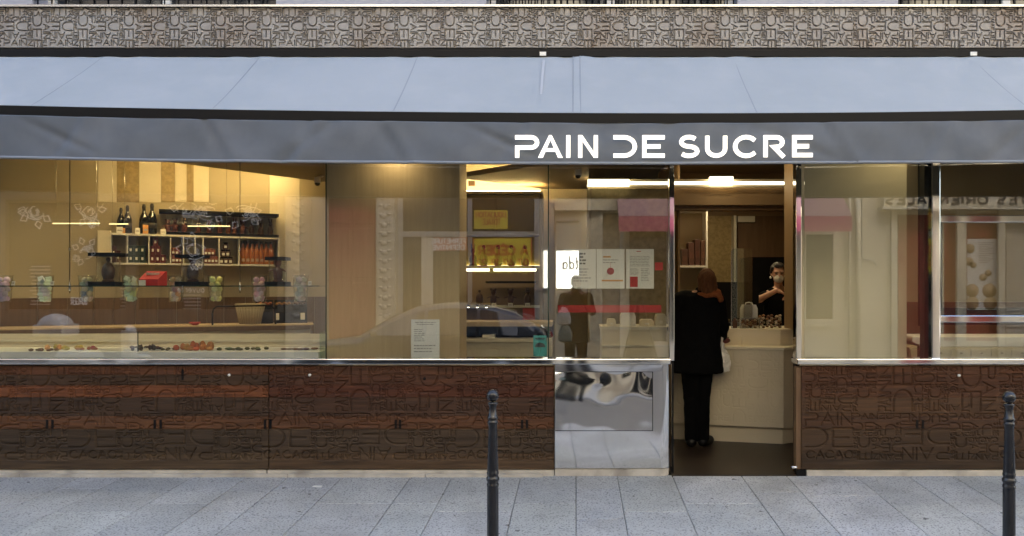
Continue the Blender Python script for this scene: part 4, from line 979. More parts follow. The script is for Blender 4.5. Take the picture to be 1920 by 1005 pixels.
# red box of cards
rb = empty('card_box', (WX(287,YS), YS, zg+.0005), 'bright red slanted box holding pale sachets on the hanging shelf', 'box'); k = (CD+YS)/F
MB().xprism([(-.07,0),(.07,0),(.07,27*k),(.045,27*k),(-.07,12*k)], -18*k, 18*k).build('box_body', M['objpaint'], rb, (.55,.02,.018), .003)
for i in range(4): MB().obox((-8*k+i*5.5*k,-.01+i*.004,22*k), 2.6*k, .012, 2.2*k, .2).build('sachet', M['objpaint'], rb, (.75,.58,.45))
MB().add([(-17.5*k,-.0725,0),(-5*k,-.0725,0),(-5*k,-.0725,10*k),(-17.5*k,-.0725,10*k),(-17.5*k,-.0705,0),(-5*k,-.0705,0),(-5*k,-.0705,10*k),(-17.5*k,-.0705,10*k)], [(0,1,2,3),(7,6,5,4),(0,4,5,1),(3,2,6,7)]).build('price_label', M['paper'], rb)
for px, l in ((40,'tiny white card near the left end of the hanging shelf'),(112,'tiny white card at the left cable of the hanging shelf'),(588,'tiny white card at the right end of the hanging shelf')):
    e = empty('shelf_card', (WX(px,YS), YS-.09, zg+.0005), l, 'card', 'tiny shelf cards'); MB().obox((0,0,.018), .014, .001, .018, 0, -.25).build('card', M['paper'], e); MB().obox((0,-.004,.02), .009, .001, .004, 0, -.25).build('print', M['greyink'], e)
# items on the service counter: basket, tubular stand, black trays, red dish
def on_counter(px, off=.25):
    best = min((abs(((sc0+sd_*t+sn_*off).x*F/((sc0+sd_*t+sn_*off).y+CD)+CXP)-px), t) for t in np.linspace(0,(sc1-sc0).length,300)); return sc0+sd_*best[1]+sn_*off
c = on_counter(470); e = empty('basket', (c.x,c.y,zc+.0005), 'pale woven basket standing on the brown service counter', 'basket', rz=math.atan2(sd_.y,sd_.x))
V = []; mb = MB()
for a in range(28):
    t0 = a*2*math.pi/28
    mb.tube([(.10*math.cos(t0),.075*math.sin(t0),0),(.14*math.cos(t0),.10*math.sin(t0),.20)], .0055, 5)
mb.build('weave_stakes', M['beige'], e)
MB().lathe([(.096,0),(.136,.195),(.132,.198),(.092,.004)], n=28, sy=.72).build('basket_wall', M['beige'], e); MB().lathe([(.134,.19),(.146,.192),(.146,.206),(.134,.208)], n=28, sy=.72).build('rim', M['beige'], e)
c = on_counter(500,.06); k = .29
e = empty('tubular_stand', (c.x,c.y,zc+.0005), 'dark bent tube stand on the service counter by the basket', 'stand', rz=math.atan2(sd_.y,sd_.x))
MB().tube([(-.5,0,.12),(-.49,0,.16),(-.46,0,.185),(0,0,.19),(.05,0,.18),(.075,0,.15),(.08,0,.0)], .008, 8).build('tube', M['black_metal'], e); MB().tube([(-.5,0,.0),(-.5,0,.125)], .008, 8).build('leg', M['black_metal'], e)
for i, px in enumerate((496,530,560)):
    c = on_counter(px,.34); e = empty('sweet_tray', (c.x,c.y,zc+.0005), ['black tray of brown sweets beside the basket','black tray of orange sweets in the middle of the counter end','black tray of dark sweets at the right end of the counter'][i], 'tray', 'black trays on the counter', rz=math.atan2(sd_.y,sd_.x))
    MB().xprism([(-.10,0),(.10,0),(.10,.24),(.08,.24),(-.10,.12)], -.085,.085).build('tray_body', M['soft_black'], e)
    for j in range(6): o = link('sweet', rocks[j%4], None, e, ((.34,.10,.04),(.40,.20,.06),(.12,.06,.03))[i]); o.location = (-.06+.024*j, .0, .20+.008*(j%2)); o.scale = (.017,.02,.016)
    MB().obox((-.06 if i != 2 else .04,-.103,.07), .022, .002, .035).build('price_label', M['paper'], e)
c = on_counter(365,.12); e = link('red_dish', MB().lathe([(.02,0),(.05,.02),(.055,.032),(.05,.03),(.018,.008)], n=18).mesh('red_dish', M['red_ink'])); e.location = (c.x,c.y,zc+.0005); tag(e, 'small red dish on the edge of the service counter', 'dish')
# small dome cameras
def dome(px, py, Y, label):
    c = W(px,py,Y); e = empty('security_camera', c, label, 'camera', 'security cameras')
    MB().lathe([(.032,.0),(.034,.01),(.034,.055),(.03,.06)], n=16).build('housing', M['white'], e); MB().ell((0,0,-.004), .03,.03,.028).build('dome', M['bottle_dark'], e)
    MB().tube([(0,0,.06),(.04,.03,.075),(.05,.06,.10)], .012, 8).build('bracket', M['white'], e)
dome(595,343,2.3,'small dome camera hanging at the right end of the left cove light'); dome(1084,329,1.6,'small dome camera on the wall above the three window notices')

# thin glowing bars stand in for lamp reflections; their wires are added
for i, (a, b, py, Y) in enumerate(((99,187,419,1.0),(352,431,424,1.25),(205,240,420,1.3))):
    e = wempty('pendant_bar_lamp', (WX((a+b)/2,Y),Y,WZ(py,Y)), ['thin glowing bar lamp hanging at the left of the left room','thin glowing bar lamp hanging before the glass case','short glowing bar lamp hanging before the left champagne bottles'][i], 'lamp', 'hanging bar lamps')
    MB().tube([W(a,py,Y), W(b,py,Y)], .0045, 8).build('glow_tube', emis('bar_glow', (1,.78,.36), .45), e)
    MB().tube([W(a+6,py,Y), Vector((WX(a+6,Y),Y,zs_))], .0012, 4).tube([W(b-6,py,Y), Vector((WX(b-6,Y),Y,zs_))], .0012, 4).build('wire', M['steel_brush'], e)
# ================================================================== WOOD PARTITION AND MIDDLE OF THE SHOP
pt = wempty('wood_partition', (-1.4,.25,0), 'tall pale wood partition close behind the middle window pane', 'partition')
xa, xb = WX(613,.25), WX(861.5,.25)
for i in range(1): B('veneer_face', M['oak'], xa, xb, .25, .28, .86, CZ-.002, pt)
B('core', M['oak'], xa+.01, xb-.012, .281, .65, 0, CZ-.002, pt); B('edge_lip', M['oak'], xb-.0115, xb, .281, .65, 0, CZ-.002, pt)
def sheet(px0, px1, py0, py1, Y, label, cat='notice', m='paper', grp=None, tilt=0):
    x0, x1, z0, z1 = WX(px0,Y), WX(px1,Y), WZ(py1,Y), WZ(py0,Y)
    e = wempty('paper_notice', ((x0+x1)/2, Y, z0), label, cat, grp); n = 8
    V = np.zeros((2, n, 3))
    B('sheet', M[m], x0, x1, Y, Y+.0012, z0, z1, e); return e, x0, x1, z0, z1
def lines(e, x0, x1, zt_, zb_, n, Y, m='greyink', seed=1, ragged=.25, th=.38, center=False):
    rr = random.Random(seed); mb = MB(); dz = (zt_-zb_)/n
    for i in range(n):
        z = zt_-dz*i; a, b = x0, x1-(x1-x0)*ragged*rr.random()
        if center: c = (x0+x1)/2; hw = (b-a)/2; a, b = c-hw, c+hw
        x = a
        while x < b-.004:
            wl_ = min(b-x, rr.uniform(.012,.035)); mb.box(x, x+wl_, Y-.0008, Y-.0002, z-dz*th, z); x += wl_+.005
    mb.build('print', M[m], e)
e, x0, x1, z0, z1 = sheet(771, 824, 599, 671, .012, 'white printed sheet taped low on the glass in front of the wood partition')
wx = x1-x0; lines(e, x0+wx*.12, x1-wx*.12, z1-.02, z1-.05, 2, .012, center=True); lines(e, x0+wx*.1, x1-wx*.5, z1-.075, z0+.12, 7, .012, seed=2); lines(e, x0+wx*.1, x1-wx*.1, z0+.10, z0+.03, 3, .012, seed=4)
e, x0, x1, z0, z1 = sheet(1057, 1117.3, 467, 541, .012, 'leftmost of three white notices on the corner glass, bold text', grp=None)
wx = x1-x0; lines(e, x0+wx*.5, x1-wx*.3, z1-.03, z1-.13, 4, .012, 'ink', 3, .5, .5); lines(e, x0+wx*.3, x1-wx*.15, z1-.15, z0+.04, 5, .012, 'greyink', 5)
e, x0, x1, z0, z1 = sheet(1118.5, 1171, 467, 541, .012, 'middle white notice with a round red pastry picture on it')
cx_ = (x0+x1)/2; cz_ = z0+(z1-z0)*.44
MB().tube([(cx_,.0112,cz_),(cx_,.0102,cz_)], .028, 20).build('picture', M['red_ink'], e); MB().box(cx_-.001,cx_+.001,.0104,.0112,cz_+.028,cz_+.07).build('picture_stalk', M['red_ink'], e)
MB().box(x0+.04,x1-.012,.0108,.0115,z0+.055,z0+.068).build('picture_band', M['orange_ink'], e); MB().box(x0+.05,x0+.11,.0108,.0115,z1-.066,z1-.054).build('heading', M['orange_ink'], e)
lines(e, x0+.05, x1-.04, z1-.08, z1-.12, 2, .012, seed=8)
e, x0, x1, z0, z1 = sheet(1174, 1226, 467, 541, .012, 'rightmost of three white notices, columns of text and a red picture')
lines(e, x0+.03, x1-.03, z1-.055, z1-.14, 7, .012, seed=9, ragged=.08); lines(e, x0+.03, x0+.1, z1-.15, z0+.10, 6, .012, seed=10); lines(e, x0+.115, x1-.03, z1-.15, z0+.05, 8, .012, seed=11)
MB().box(x0+.03,x0+.09,.0108,.0115,z0+.012,z0+.092).build('picture', M['red_ink'], e); lines(e, x0+.08, x1-.08, z1-.015, z1-.03, 1, .012, 'red_ink', 2)
bd = wempty('red_window_band', (WX(1142,.01),.01,WZ(587,.01)), 'translucent red lettering band across the corner window', 'sticker')
rbm = mat('red_film', (.40,.03,.025), .35); B('band', rbm, WX(1046,.01), WX(1240,.01), .0095, .0105, WZ(586,.01), WZ(572,.01), bd)
tag(B('red_sticker', M['red_ink'], WX(1228,.01), WX(1243,.01), .0095, .011, WZ(507,.01), WZ(492,.01)), 'small square red sticker right of the three notices', 'sticker')
# teal umbrella sticker
e = wempty('teal_sticker', (WX(1013,.01),.01,WZ(668,.01)), 'teal sticker with a black umbrella at the foot of the corner glass', 'sticker')
teal = mat('teal_print', (.06,.33,.30), .5); x0, x1, z0, z1 = WX(1000,.01), WX(1025.5,.01), WZ(668,.01), WZ(629,.01)
B('card', teal, x0, x1, .0095, .011, z0, z1, e); cx_ = (x0+x1)/2; cz_ = (z0+z1)/2-.01
MB().prism([(cx_+.04*math.cos(a), cz_+.036*math.sin(a)) for a in [math.pi*i/12 for i in range(13)]], .0082, .0093).build('umbrella', M['ink'], e)
mb = MB().box(cx_-.002,cx_+.002,.0082,.0093,cz_-.045,cz_-.0005); mb.box(cx_-.038,cx_+.038,.0083,.0093,z1-.026,z1-.017).box(cx_-.03,cx_+.03,.0083,.0093,z1-.036,z1-.030); mb.build('print', M['ink'], e)
# wall unit with backlit bottle shelf
YU = 2.6; k = (CD+YU)/F
U0, U1 = WX(800,YU), WX(1012,YU)
un = wempty('wall_unit', ((U0+U1)/2,YU+.2,0), 'tall wall unit with a glowing bottle shelf seen past the wood partition', 'cabinet')
uz = lambda py: WZ(py, YU)
B('back_board', M['brown'], U0, U1, YU+.30, YU+.32, 0, uz(359), un); B('side', M['brown'], U1, U1+.03, YU, YU+.32, 0, uz(359), un)
for a, b in ((800,929.5),(930.5,1011)): B('door_panel', M['beige'], WX(a,YU), WX(b,YU), YU, YU+.02, uz(440), uz(366), un)
B('top_board', M['cream'], U0, U1+.03, YU-.02, YU+.32, uz(364), uz(358.5), un)
B('glow_back', mat('olive_glow_back', (.50,.38,.07), .5), U0, U1, YU+.28, YU+.299, uz(499), uz(441), un)
B('shelf_board', M['offwhite'], U0, U1, YU, YU+.28, uz(503), uz(498), un); B('shelf_board', M['offwhite'], U0, U1, YU, YU+.28, uz(577), uz(573), un); B('niche_head', M['brown'], U0, U1, YU+.021, YU+.28, uz(440), uz(437), un)
for a, b in ((800,917),(925,1005)): B('light_bar', M['cove_white'], WX(a,YU), WX(b,YU), YU+.02, YU+.05, uz(508.5), uz(503.5), un)
B('light_bar', M['cove_white'], U0, U1, YU+.255, YU+.275, uz(498)+.001, uz(496.5), un)
B('black_tray', M['soft_black'], WX(910,YU), WX(1005,YU), YU+.02, YU+.2, uz(531), uz(527), un)
B('lower_panel', M['dark_wood'], U0, U1, YU+.05, YU+.07, 0, uz(577.5), un); B('red_panel', M['red_ink'], WX(980,YU), WX(1003,YU), YU+.02, YU+.049, uz(612), uz(578), un)
lq = empty('liqueur_bottle', (0,0,0)); MB().lathe([(.03,0),(.045,.01),(.05,.05),(.042,.10),(.018,.15),(.014,.19)], n=16).build('bottle', M['yellow_glass'], lq); MB().lathe([(.016,.188),(.022,.2),(.02,.225),(.006,.235)], n=12).build('stopper', M['choc'], lq)
for i, px in enumerate((907,934,959,985)):
    place(lq, (WX(px,YU+.1), YU+.1, uz(498)+.0005), f'pear shaped liqueur bottle, {ORD[i]} from the left on the glowing shelf', 'bottle', 'liqueur bottles')
put_fig((WX(887,YU+.1), YU+.1, uz(498)+.0008), 'hare', 'choc', 1.45, 'dark chocolate figure at the left end of the glowing shelf', None)
for i, px in enumerate((899,925,957,989)):
    put_fig((WX(px,YU+.1), YU+.1, uz(573)+.0008), ('egg','bear','bear','hen')[i], 'choc', 1.3, f'dark chocolate figure, {ORD[i]} from the left on the lower shelf of the wall unit', 'figures on the lower wall unit shelf')
for i, px in enumerate((926,957,989)):
    e = empty('price_card', (WX(px,YU-.01), YU-.004, uz(576)), f'white price card, {ORD[i]} from the left on the lower shelf of the wall unit', 'card', 'wall unit price cards')
    MB().obox((0,0,.025), .026, .002, .022).build('card', M['paper'], e); MB().obox((0,-.003,.025), .016, .001, .005).build('print', M['greyink'], e)
for i, px in enumerate((878,895,912)):
    e = empty('shelf_spot', (WX(px,1.9), 1.9, WZ(576,1.9)), f'tiny bright spot lamp, {ORD[i]} from the left over the middle counter', 'lamp', 'tiny spot lamps'); MB().lathe([(.012,0),(.016,.01),(.016,.02)], n=12).build('housing', M['black_metal'], e); MB().lathe([(.011,-.003),(.011,-.0005)], n=12).build('bulb', M['lamp'], e)
# bright wall above the unit with its cove
part_of_shop(B('wall_lit', M['cream'], -2.3, .13, 3.25, 3.35, 0, CZ-.001))
cv = wempty('unit_cove_lamp', ((U0+U1)/2,YU+.2,uz(358)), 'glowing cove lamp on top of the wall unit in the middle', 'lamp')
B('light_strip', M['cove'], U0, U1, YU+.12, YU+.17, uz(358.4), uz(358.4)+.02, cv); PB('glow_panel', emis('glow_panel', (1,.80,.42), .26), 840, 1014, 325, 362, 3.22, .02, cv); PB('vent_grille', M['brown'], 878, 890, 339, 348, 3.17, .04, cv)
part_of_shop(MB().zprism([(WX(860,2.2),2.2),(WX(1020,3.1),3.1),(.13,3.1),(.13,1.3),(-.3,1.3)], WZ(350,2.9), WZ(350,2.9)+.05).build('soffit_middle', M['ceiling']))
# counter in front of the unit
mc = wempty('middle_counter', (-.75,1.7,0), 'low counter with engraved front behind the corner window', 'counter')
YM = 1.55; mx0, mx1 = WX(780,YM), WX(1035,YM)
B('top', M['oak'], mx0, mx1, YM-.02, YM+.5, WZ(612,YM), WZ(604,YM), mc); B('recess', M['soft_black'], mx0, mx1, YM+.12, YM+.5, WZ(634,YM), WZ(612,YM)-.001, mc); B('ledge', M['offwhite'], mx0, mx1, YM-.03, YM+.4, WZ(641,YM), WZ(634,YM)-.001, mc)
gr = []
for i in range(3):
    for j, wd_ in enumerate(('PAIN','DE','SUCRE')): gr += fit(wd_, mx0+.05+i*.34+.02*j, WZ(672-(2-j)*0-j*-20,YM)-.02, mx0+.33+i*.34, WZ(650+j*20,YM)-.02)
engraved('engraved_front', mx0, mx1, .1, WZ(641.5,YM), YM, .006, [(gr,.006)], .005, M['offwhite'], mc, skirt=.1); B('kick', M['dark_wood'], mx0, mx1, YM+.02, YM+.4, .0, .099, mc)
e = link('white_device', MB().box(-.06,.06,-.05,.05,0,.035).mesh('white_device', M['white'])); e.location = (WX(917,YM+.05), YM+.06, WZ(634,YM)); tag(e, 'small white card terminal on the middle counter ledge', 'terminal')
# marble wall with lit top
part_of_shop(B('marble_wall', M['beige'], WX(1102,2.2), WX(1254,2.2), 2.2, 2.4, 0, WZ(351,2.2)))
B('marble_slab', M['marble'], WX(1109,2.18), WX(1251,2.18), 2.18, 2.199, .9, WZ(354,2.18), bpy.data.objects['marble_wall'])
for a, b in ((1107.5,1108.6),(1251.4,1252.5)): B('slab_trim', M['dark_wood'], WX(a,2.17), WX(b,2.17), 2.172, 2.199, .9, WZ(352.5,2.17), bpy.data.objects['marble_wall'])
# cream counter with boxes below the notices
cc = wempty('cream_counter', (.55,1.2,0), 'cream counter with boxes behind the corner window, below the notices', 'counter')
B('counter_body', M['cream'], WX(1128,1.15), WX(1262,1.15), 1.15, 1.6, 0, WZ(612,1.15)-.031, cc); B('counter_top', M['offwhite'], WX(1126,1.13), WX(1262,1.13), 1.13, 1.62, WZ(612,1.15)-.03, WZ(612,1.15), cc); B('shelf_line', M['offwhite'], WX(1128,1.15), WX(1262,1.15), 1.13, 1.149, WZ(650,1.15), WZ(647,1.15), cc)
zz = WZ(612,1.15)
for i, (px, w_, h_, m) in enumerate(((1146,16,13,'cream'),(1177,28,26,'white'),(1212,26,12,'cream'),(1238,20,22,'offwhite'))):
    e = empty('cake_box', (WX(px,1.3),1.3,zz+.0005), ['small cream cake box, leftmost on the cream counter','white domed cake box, second on the cream counter','flat cream cake box, third on the cream counter','tall off white cake box, rightmost on the cream counter'][i], 'box', 'boxes on the cream counter')
    hw, h = w_/2*7.2/F, h_*7.2/F; MB().prism([(-hw,0),(hw,0),(hw,h*.7),(hw*.75,h),(-hw*.75,h),(-hw,h*.7)], -.07, .07).build('carton', M[m], e); MB().box(-hw*.3,hw*.3,-.0715,-.0702,h*.2,h*.45).build('label', M['paper'], e)
# ================================================================== INSIDE THE DOORWAY
part_of_shop(B('wall_service', M['brown'], WX(1258,4.4), 3.6, 4.4, 4.5, 0, CZ-.001)); part_of_shop(B('bulkhead', M['brown'], WX(1255,2.25), WX(1474,2.25), 2.25, 2.4, WZ(384,2.25), WZ(347.5,2.25)))
lb = wempty('bulkhead_lamp', (1.5,2.2,WZ(347,2.2)), 'bright strip lamp in the cove above the doorway and marble wall', 'lamp')
B('light_strip', M['cove_white'], WX(1104,2.2), WX(1474,2.2), 2.24, 2.30, WZ(346,2.24), WZ(339,2.24), lb); B('cove_lip', M['cream'], WX(1100,2.17), WX(1474,2.17), 2.15, 2.179, WZ(351,2.15), WZ(346.5,2.15), lb); B('cove_lip', M['cream'], WX(1182,2.17), WX(1474,2.17), 2.15, 2.179, WZ(340,2.15), WZ(336,2.15), lb)
B('lamp_box', emis('lamp_box_glow', (1,.85,.5), 1.2), WX(1331,2.1), WX(1374,2.1), 2.08, 2.149, WZ(346,2.08), WZ(331,2.08), lb); B('lamp_box', emis('lamp_box_glow2', (1,.85,.5), .9), WX(1102,2.1), WX(1180,2.1), 2.10, 2.149, WZ(349,2.1), WZ(336,2.1), lb)
part_of_shop(B('lintel_beam', M['dark_wood'], WX(1255,2.3), WX(1474,2.3), 2.3, 2.5, WZ(393,2.3), WZ(384.6,2.3))); part_of_shop(B('wall_side_service', M['brown'], WX(1262,3.0)-.02, WX(1262,3.0), 2.41, 4.4, 0, CZ-.001))
B('gold_panel', M['gold_paper'], WX(1320,4.38), WX(1378,4.38), 4.36, 4.399, 1.0, 2.4, bpy.data.objects['wall_service'])
B('door_frame', M['offwhite'], WX(1376,4.2), WX(1381,4.2), 4.2, 4.35, .9, WZ(404,4.2), bpy.data.objects['wall_service']); B('dark_door', M['dark_wood'], WX(1382,4.3), WX(1480,4.3), 4.3, 4.35, 0, WZ(405,4.3), bpy.data.objects['wall_service'])
B('vent_panel', M['offwhite'], WX(1384,4.25), WX(1416,4.25), 4.26, 4.299, WZ(416,4.25), WZ(405,4.25), bpy.data.objects['wall_service'])
# white shelves with boxes
YK = 3.2
ks = wempty('storage_shelf', (1.35,YK,0), 'white storage shelf behind the customer, left in the doorway', 'shelf')
for py in (393,499): B('board', M['white'], WX(1264,YK), WX(1326,YK), YK, YK+.3, WZ(py+2.5,YK), WZ(py-1.5,YK), ks)
B('upright', M['white'], WX(1324,YK), WX(1327,YK), YK+.001, YK+.3, .6, WZ(391.5,YK)-.025, ks); B('upright', M['white'], WX(1264,YK), WX(1267,YK), YK+.001, YK+.3, .6, WZ(391.5,YK)-.025, ks); B('back', M['beige'], WX(1264,YK), WX(1327,YK), YK+.301, YK+.32, .6, WZ(391.5,YK), ks)
for i, (a, b, y0, y1, c) in enumerate(((1280,1299,374,391,(.50,.36,.20)),(1299.5,1316,373,391,(.55,.41,.24)),(1267,1279,366,391,(.05,.03,.02)),(1278,1290,466,497,(.06,.025,.015)),(1291,1302,454,497,(.075,.03,.02)),(1303,1313,448,497,(.055,.02,.013)),(1314,1322,450,497,(.08,.035,.02)))):
    l = ['tan carton, left of the pair on the top storage shelf','tan carton, right of the pair on the top storage shelf','dark box at the left end of the top storage shelf','lowest dark brown box on the second storage shelf','second dark brown box from the left on the second storage shelf','tallest dark brown box on the second storage shelf','rightmost dark brown box on the second storage shelf'][i]
    base = WZ(391.5 if y1 < 400 else 497.5, YK); e = empty('storage_box', (WX((a+b)/2,YK+.05), YK+.05, base+.0005), l, 'box', 'boxes on the storage shelf'); hw = (b-a)/2*(CD+YK)/F; h = (y1-y0)*(CD+YK)/F
    MB().box(-hw,hw,0,.2,0,h).build('carton', M['objpaint'], e, c, .003); MB().box(-hw*.6,hw*.6,-.002,.0005,h*.3,h*.55).build('label', M['objpaint'], e, tuple(v*1.5 for v in c))
e = empty('gift_bow', (WX(1322,YK+.1),YK+.1,WZ(391.5,YK)+.0005), 'small clear wrapped gift at the right end of the top storage shelf', 'gift'); MB().obox((0,0,.05),.035,.03,.05).build('wrap', M['clear'], e); MB().obox((0,0,.04),.025,.02,.035).build('content', M['paper'], e)
# serving counter
sct = wempty('serving_counter', (1.5,1.5,0), 'beige serving counter with engraved words facing the doorway', 'counter')
poly = [(.72,1.40),(1.904,1.11),(2.6,1.45),(2.6,2.0),(.72,2.1)]
MB().zprism([(x+(.02 if i<3 else 0)*(0), y+.02) for i,(x,y) in enumerate(poly)], .15, .872).build('counter_body', M['counter_beige'], sct)
MB().zprism([(x, y+.05) for x,y in poly], .0, .148).build('kick_panel', M['counter_beige'], sct)
MB().zprism([(x, y-.012) for x,y in poly], .8725, .895).build('lower_top', M['cream'], sct)
p2 = [(.72,1.62),(1.93,1.33),(2.6,1.62),(2.6,2.0),(.72,2.1)]
MB().zprism(p2, .8955, 1.035).build('riser', M['cream'], sct); MB().zprism([(x, y-.015) for x,y in p2], 1.0355, 1.05).build('upper_top', M['cream'], sct)
Lc = math.hypot(1.184,.29); gr = []; gb = []
for i in range(3):
    o = .04+i*.43
    gr += fit('PAIN', o, .80, o+.20, .85); gb += fit('DE', o, .68, o+.2, .77); gr += fit('GLACE', o, .62, o+.2, .655); gr += fit('SUCRE', o+.23, .62, o+.27, .85, 1); gb += fit('DE', o+.29, .60, o+.38, .85, 1)
    gb += fit('DE', o, .42, o+.17, .59, 1); gr += fit('PAIN', o+.2, .52, o+.4, .58, 2); gr += fit('CACAO', o+.2, .46, o+.4, .50, 2); gb += fit('U', o+.2, .34, o+.28, .44); gr += fit('SUCRE', o, .20, o+.25, .25); gb += fit('DE', o+.29, .2, o+.4, .43, 3); gr += fit('PAIN', o, .28, o+.18, .36)
ef = engraved('engraved_front', 0, Lc, .155, .870, 0, .005, [(gr,.0042),(gb,.0055)], .0028, M['counter_beige'], sct, skirt=.015)
ef.location = (.72,1.405,0); ef.rotation_euler = (0,0,math.atan2(-.29,1.184))
cw = wempty('door_column', (1.97,1.3,.9), 'brown wood column standing at the right side of the doorway', 'column')
B('shaft', M['brown'], WX(1470.5,1.6), WX(1470.5,1.6)+.10, 1.2, 1.6, 1.0505, CZ-.002, cw); B('edge', M['dark_wood'], WX(1470.5,1.6)+.01, WX(1470.5,1.6)+.09, 1.19, 1.1995, 1.0505, CZ-.002, cw)
# things on the serving counter
scr = empty('clear_screen', (WX(1391,1.5),1.5,1.0505), 'clear upright screen with rounded corners on the serving counter', 'screen')
w2 = 19.5*7.42/F; hh = WZ(466,1.5)-1.05; rc = .03
pl = [(-w2,0),(w2,0)]+[(w2-rc+rc*math.cos(a), hh-rc+rc*math.sin(a)) for a in [i*math.pi/12 for i in range(7)]]+[(-w2+rc+rc*math.cos(a), hh-rc+rc*math.sin(a)) for a in [math.pi/2+i*math.pi/12 for i in range(7)]]
MB().prism(pl, -.003, .003).build('sheet', glassmat('screen_acrylic', .22, (.93,.95,.95)), scr); MB().box(-w2-.004,-w2-.0005,-.006,.006,0,hh-.02).build('edge_profile', M['steel_brush'], scr); MB().box(-w2,w2,-.03,.03,-.0003,.004).build('foot', M['clear'], scr)
till = empty('cash_register', (WX(1372,2.05),1.98,1.0505), 'black cash register screen behind the clear screen', 'cash register')
MB().obox((0,0,.26),.26,.02,.19).build('screen', M['soft_black'], till); MB().tube([(0,.02,.0),(0,.02,.2)], .03, 10).build('stand', M['black_metal'], till); MB().box(-.2,.2,-.06,.1,-.0003,.03).build('base', M['black_metal'], till)
bkb = wempty('black_cabinet', (2.1,3.0,0), 'tall black cabinet behind the masked shop assistant', 'cabinet'); B('carcass', M['soft_black'], WX(1405,3.0), WX(1500,3.0), 3.0, 3.5, 0, WZ(482,3.0), bkb)
for a, b in ((1406,1449),(1450.5,1498)): B('door', M['soft_black'], WX(a,3.0), WX(b,3.0), 2.985, 2.999, .1, WZ(483,3.0), bkb)
bx = empty('cake_carton', (WX(1404,1.62),1.62,1.0505), 'white gabled cake carton with handle on the serving counter', 'box'); kk = 7.54/F
MB().prism([(-14*kk,0),(14*kk,0),(14*kk,17*kk),(11*kk,24*kk),(-11*kk,24*kk),(-14*kk,17*kk)], -.06,.06).build('carton', M['white'], bx); MB().tube([(-7*kk,0,23*kk),(-6*kk,0,27*kk),(0,0,28.5*kk),(6*kk,0,27*kk),(7*kk,0,23*kk)], .006, 8).build('handle', M['white'], bx)
bx.location.z = 1.15
rk = wempty('glass_rack', (1.85,1.5,1.0505), 'small glass rack over the bags of sweets on the serving counter', 'rack')
B('glass_shelf', M['green_glass'], WX(1384,1.5), WX(1424,1.5), 1.44, 1.70, 1.140, 1.1485, rk); B('shelf_edge', M['steel_brush'], WX(1384,1.5), WX(1424,1.5), 1.4355, 1.4395, 1.139, 1.1488, rk)
for px in (1386,1422): B('post', M['steel_brush'], WX(px,1.5)-.004, WX(px,1.5)+.004, 1.45, 1.458, 1.0505, 1.139, rk)
for i, px in enumerate((1397,1412,1427,1443,1458)):
    e = empty('sweet_bag', (WX(px,1.5),1.5,1.0505), f'clear bag of chocolate sweets, {ORD[i]} from the left on the serving counter', 'bag', 'bags of sweets on the counter')
    rr = random.Random(i); h = .072 if i < 2 else .125
    MB().lathe([(.034,0),(.043,.02),(.041,h*.8),(.014,h),(.022,h+.012)], n=14, sy=.8).build('film', M['clear'], e)
    for j in range(14): o = link('sweet', rocks[j%4], None, e, rr.choice(((.16,.06,.025),(.30,.14,.06),(.55,.42,.27),(.42,.30,.18)))); a = j*2.4+rr.uniform(0,.6); o.location = (.023*math.cos(a), .018*math.sin(a), .013+j*.0068*h/.1); o.scale = (.0165,.0165,.014)
bot = link('dark_bottle', MB().lathe([(.02,0),(.022,.004),(.022,.07),(.01,.085),(.01,.1)], n=14).mesh('dark_bottle', M['choc'])); bot.location = (WX(1380,1.45),1.5,1.0505); tag(bot, 'small dark bottle beside the customer on the serving counter', 'bottle')
cardh = empty('card_holder', (WX(1391,1.3),1.31,.8955), 'small pale card holder on the lower ledge of the serving counter', 'holder'); MB().box(-.004,.004,-.02,.02,0,.09).build('stem', M['cream'], cardh); MB().box(-.03,.03,-.025,.025,-.0003,.006).build('foot', M['cream'], cardh)
# ================================================================== RIGHT ROOM
sp = wempty('sand_panel', (2.3,.12,0), 'tall sand coloured panel close behind the right window', 'panel')
B('panel', M['sand'], WX(1512,.3)-.06, WX(1700,.3), .3, .33, .8, CZ-.002, sp); B('panel_back', M['brown'], WX(1512,.3)+.01, WX(1700,.3)-.01, .331, .4, 0, CZ-.002, sp)
part_of_shop(B('wall_right_room', M['beige'], 2.6, XR, 2.6, 2.7, WZ(566,2.6), CZ-.001)); part_of_shop(B('wainscot_right_room', M['dark_wood'], 2.6, XR, 2.585, 2.7, 0, WZ(566,2.6)-.002)); part_of_shop(B('wall_between', M['brown'], 2.55, 2.6, .41, 2.7, 0, CZ-.001))
bp = wempty('dark_pillar', (WX(1735,.5),.5,0), 'slim black pillar behind the right window mullion', 'pillar'); B('shaft', M['soft_black'], WX(1731,.5), WX(1752,.5), .5, .6, WZ(612,.5), CZ-.002, bp); B('glossy_strip', M['steel_brush'], WX(1735,.49), WX(1741,.49), .49, .4995, WZ(612,.5), WZ(380,.5), bp); B('stem', M['steel_brush'], WX(1737,.5), WX(1747,.5), .51, .56, 0, WZ(612,.5)-.001, bp)  # pale steel strip stands in for the reflection down the black pillar
tb = wempty('white_table', (WX(1840,.9),.9,0), 'long white counter table with rounded end behind the right window', 'table')
xt0 = WX(1710,.9); zt1, zt0 = WZ(631,.9), WZ(650,.9); cvp = [(xt0+.06*(1-math.cos(a)), 1.25-.06*(1-math.sin(a))) for a in [i*math.pi/16 for i in range(9)]]
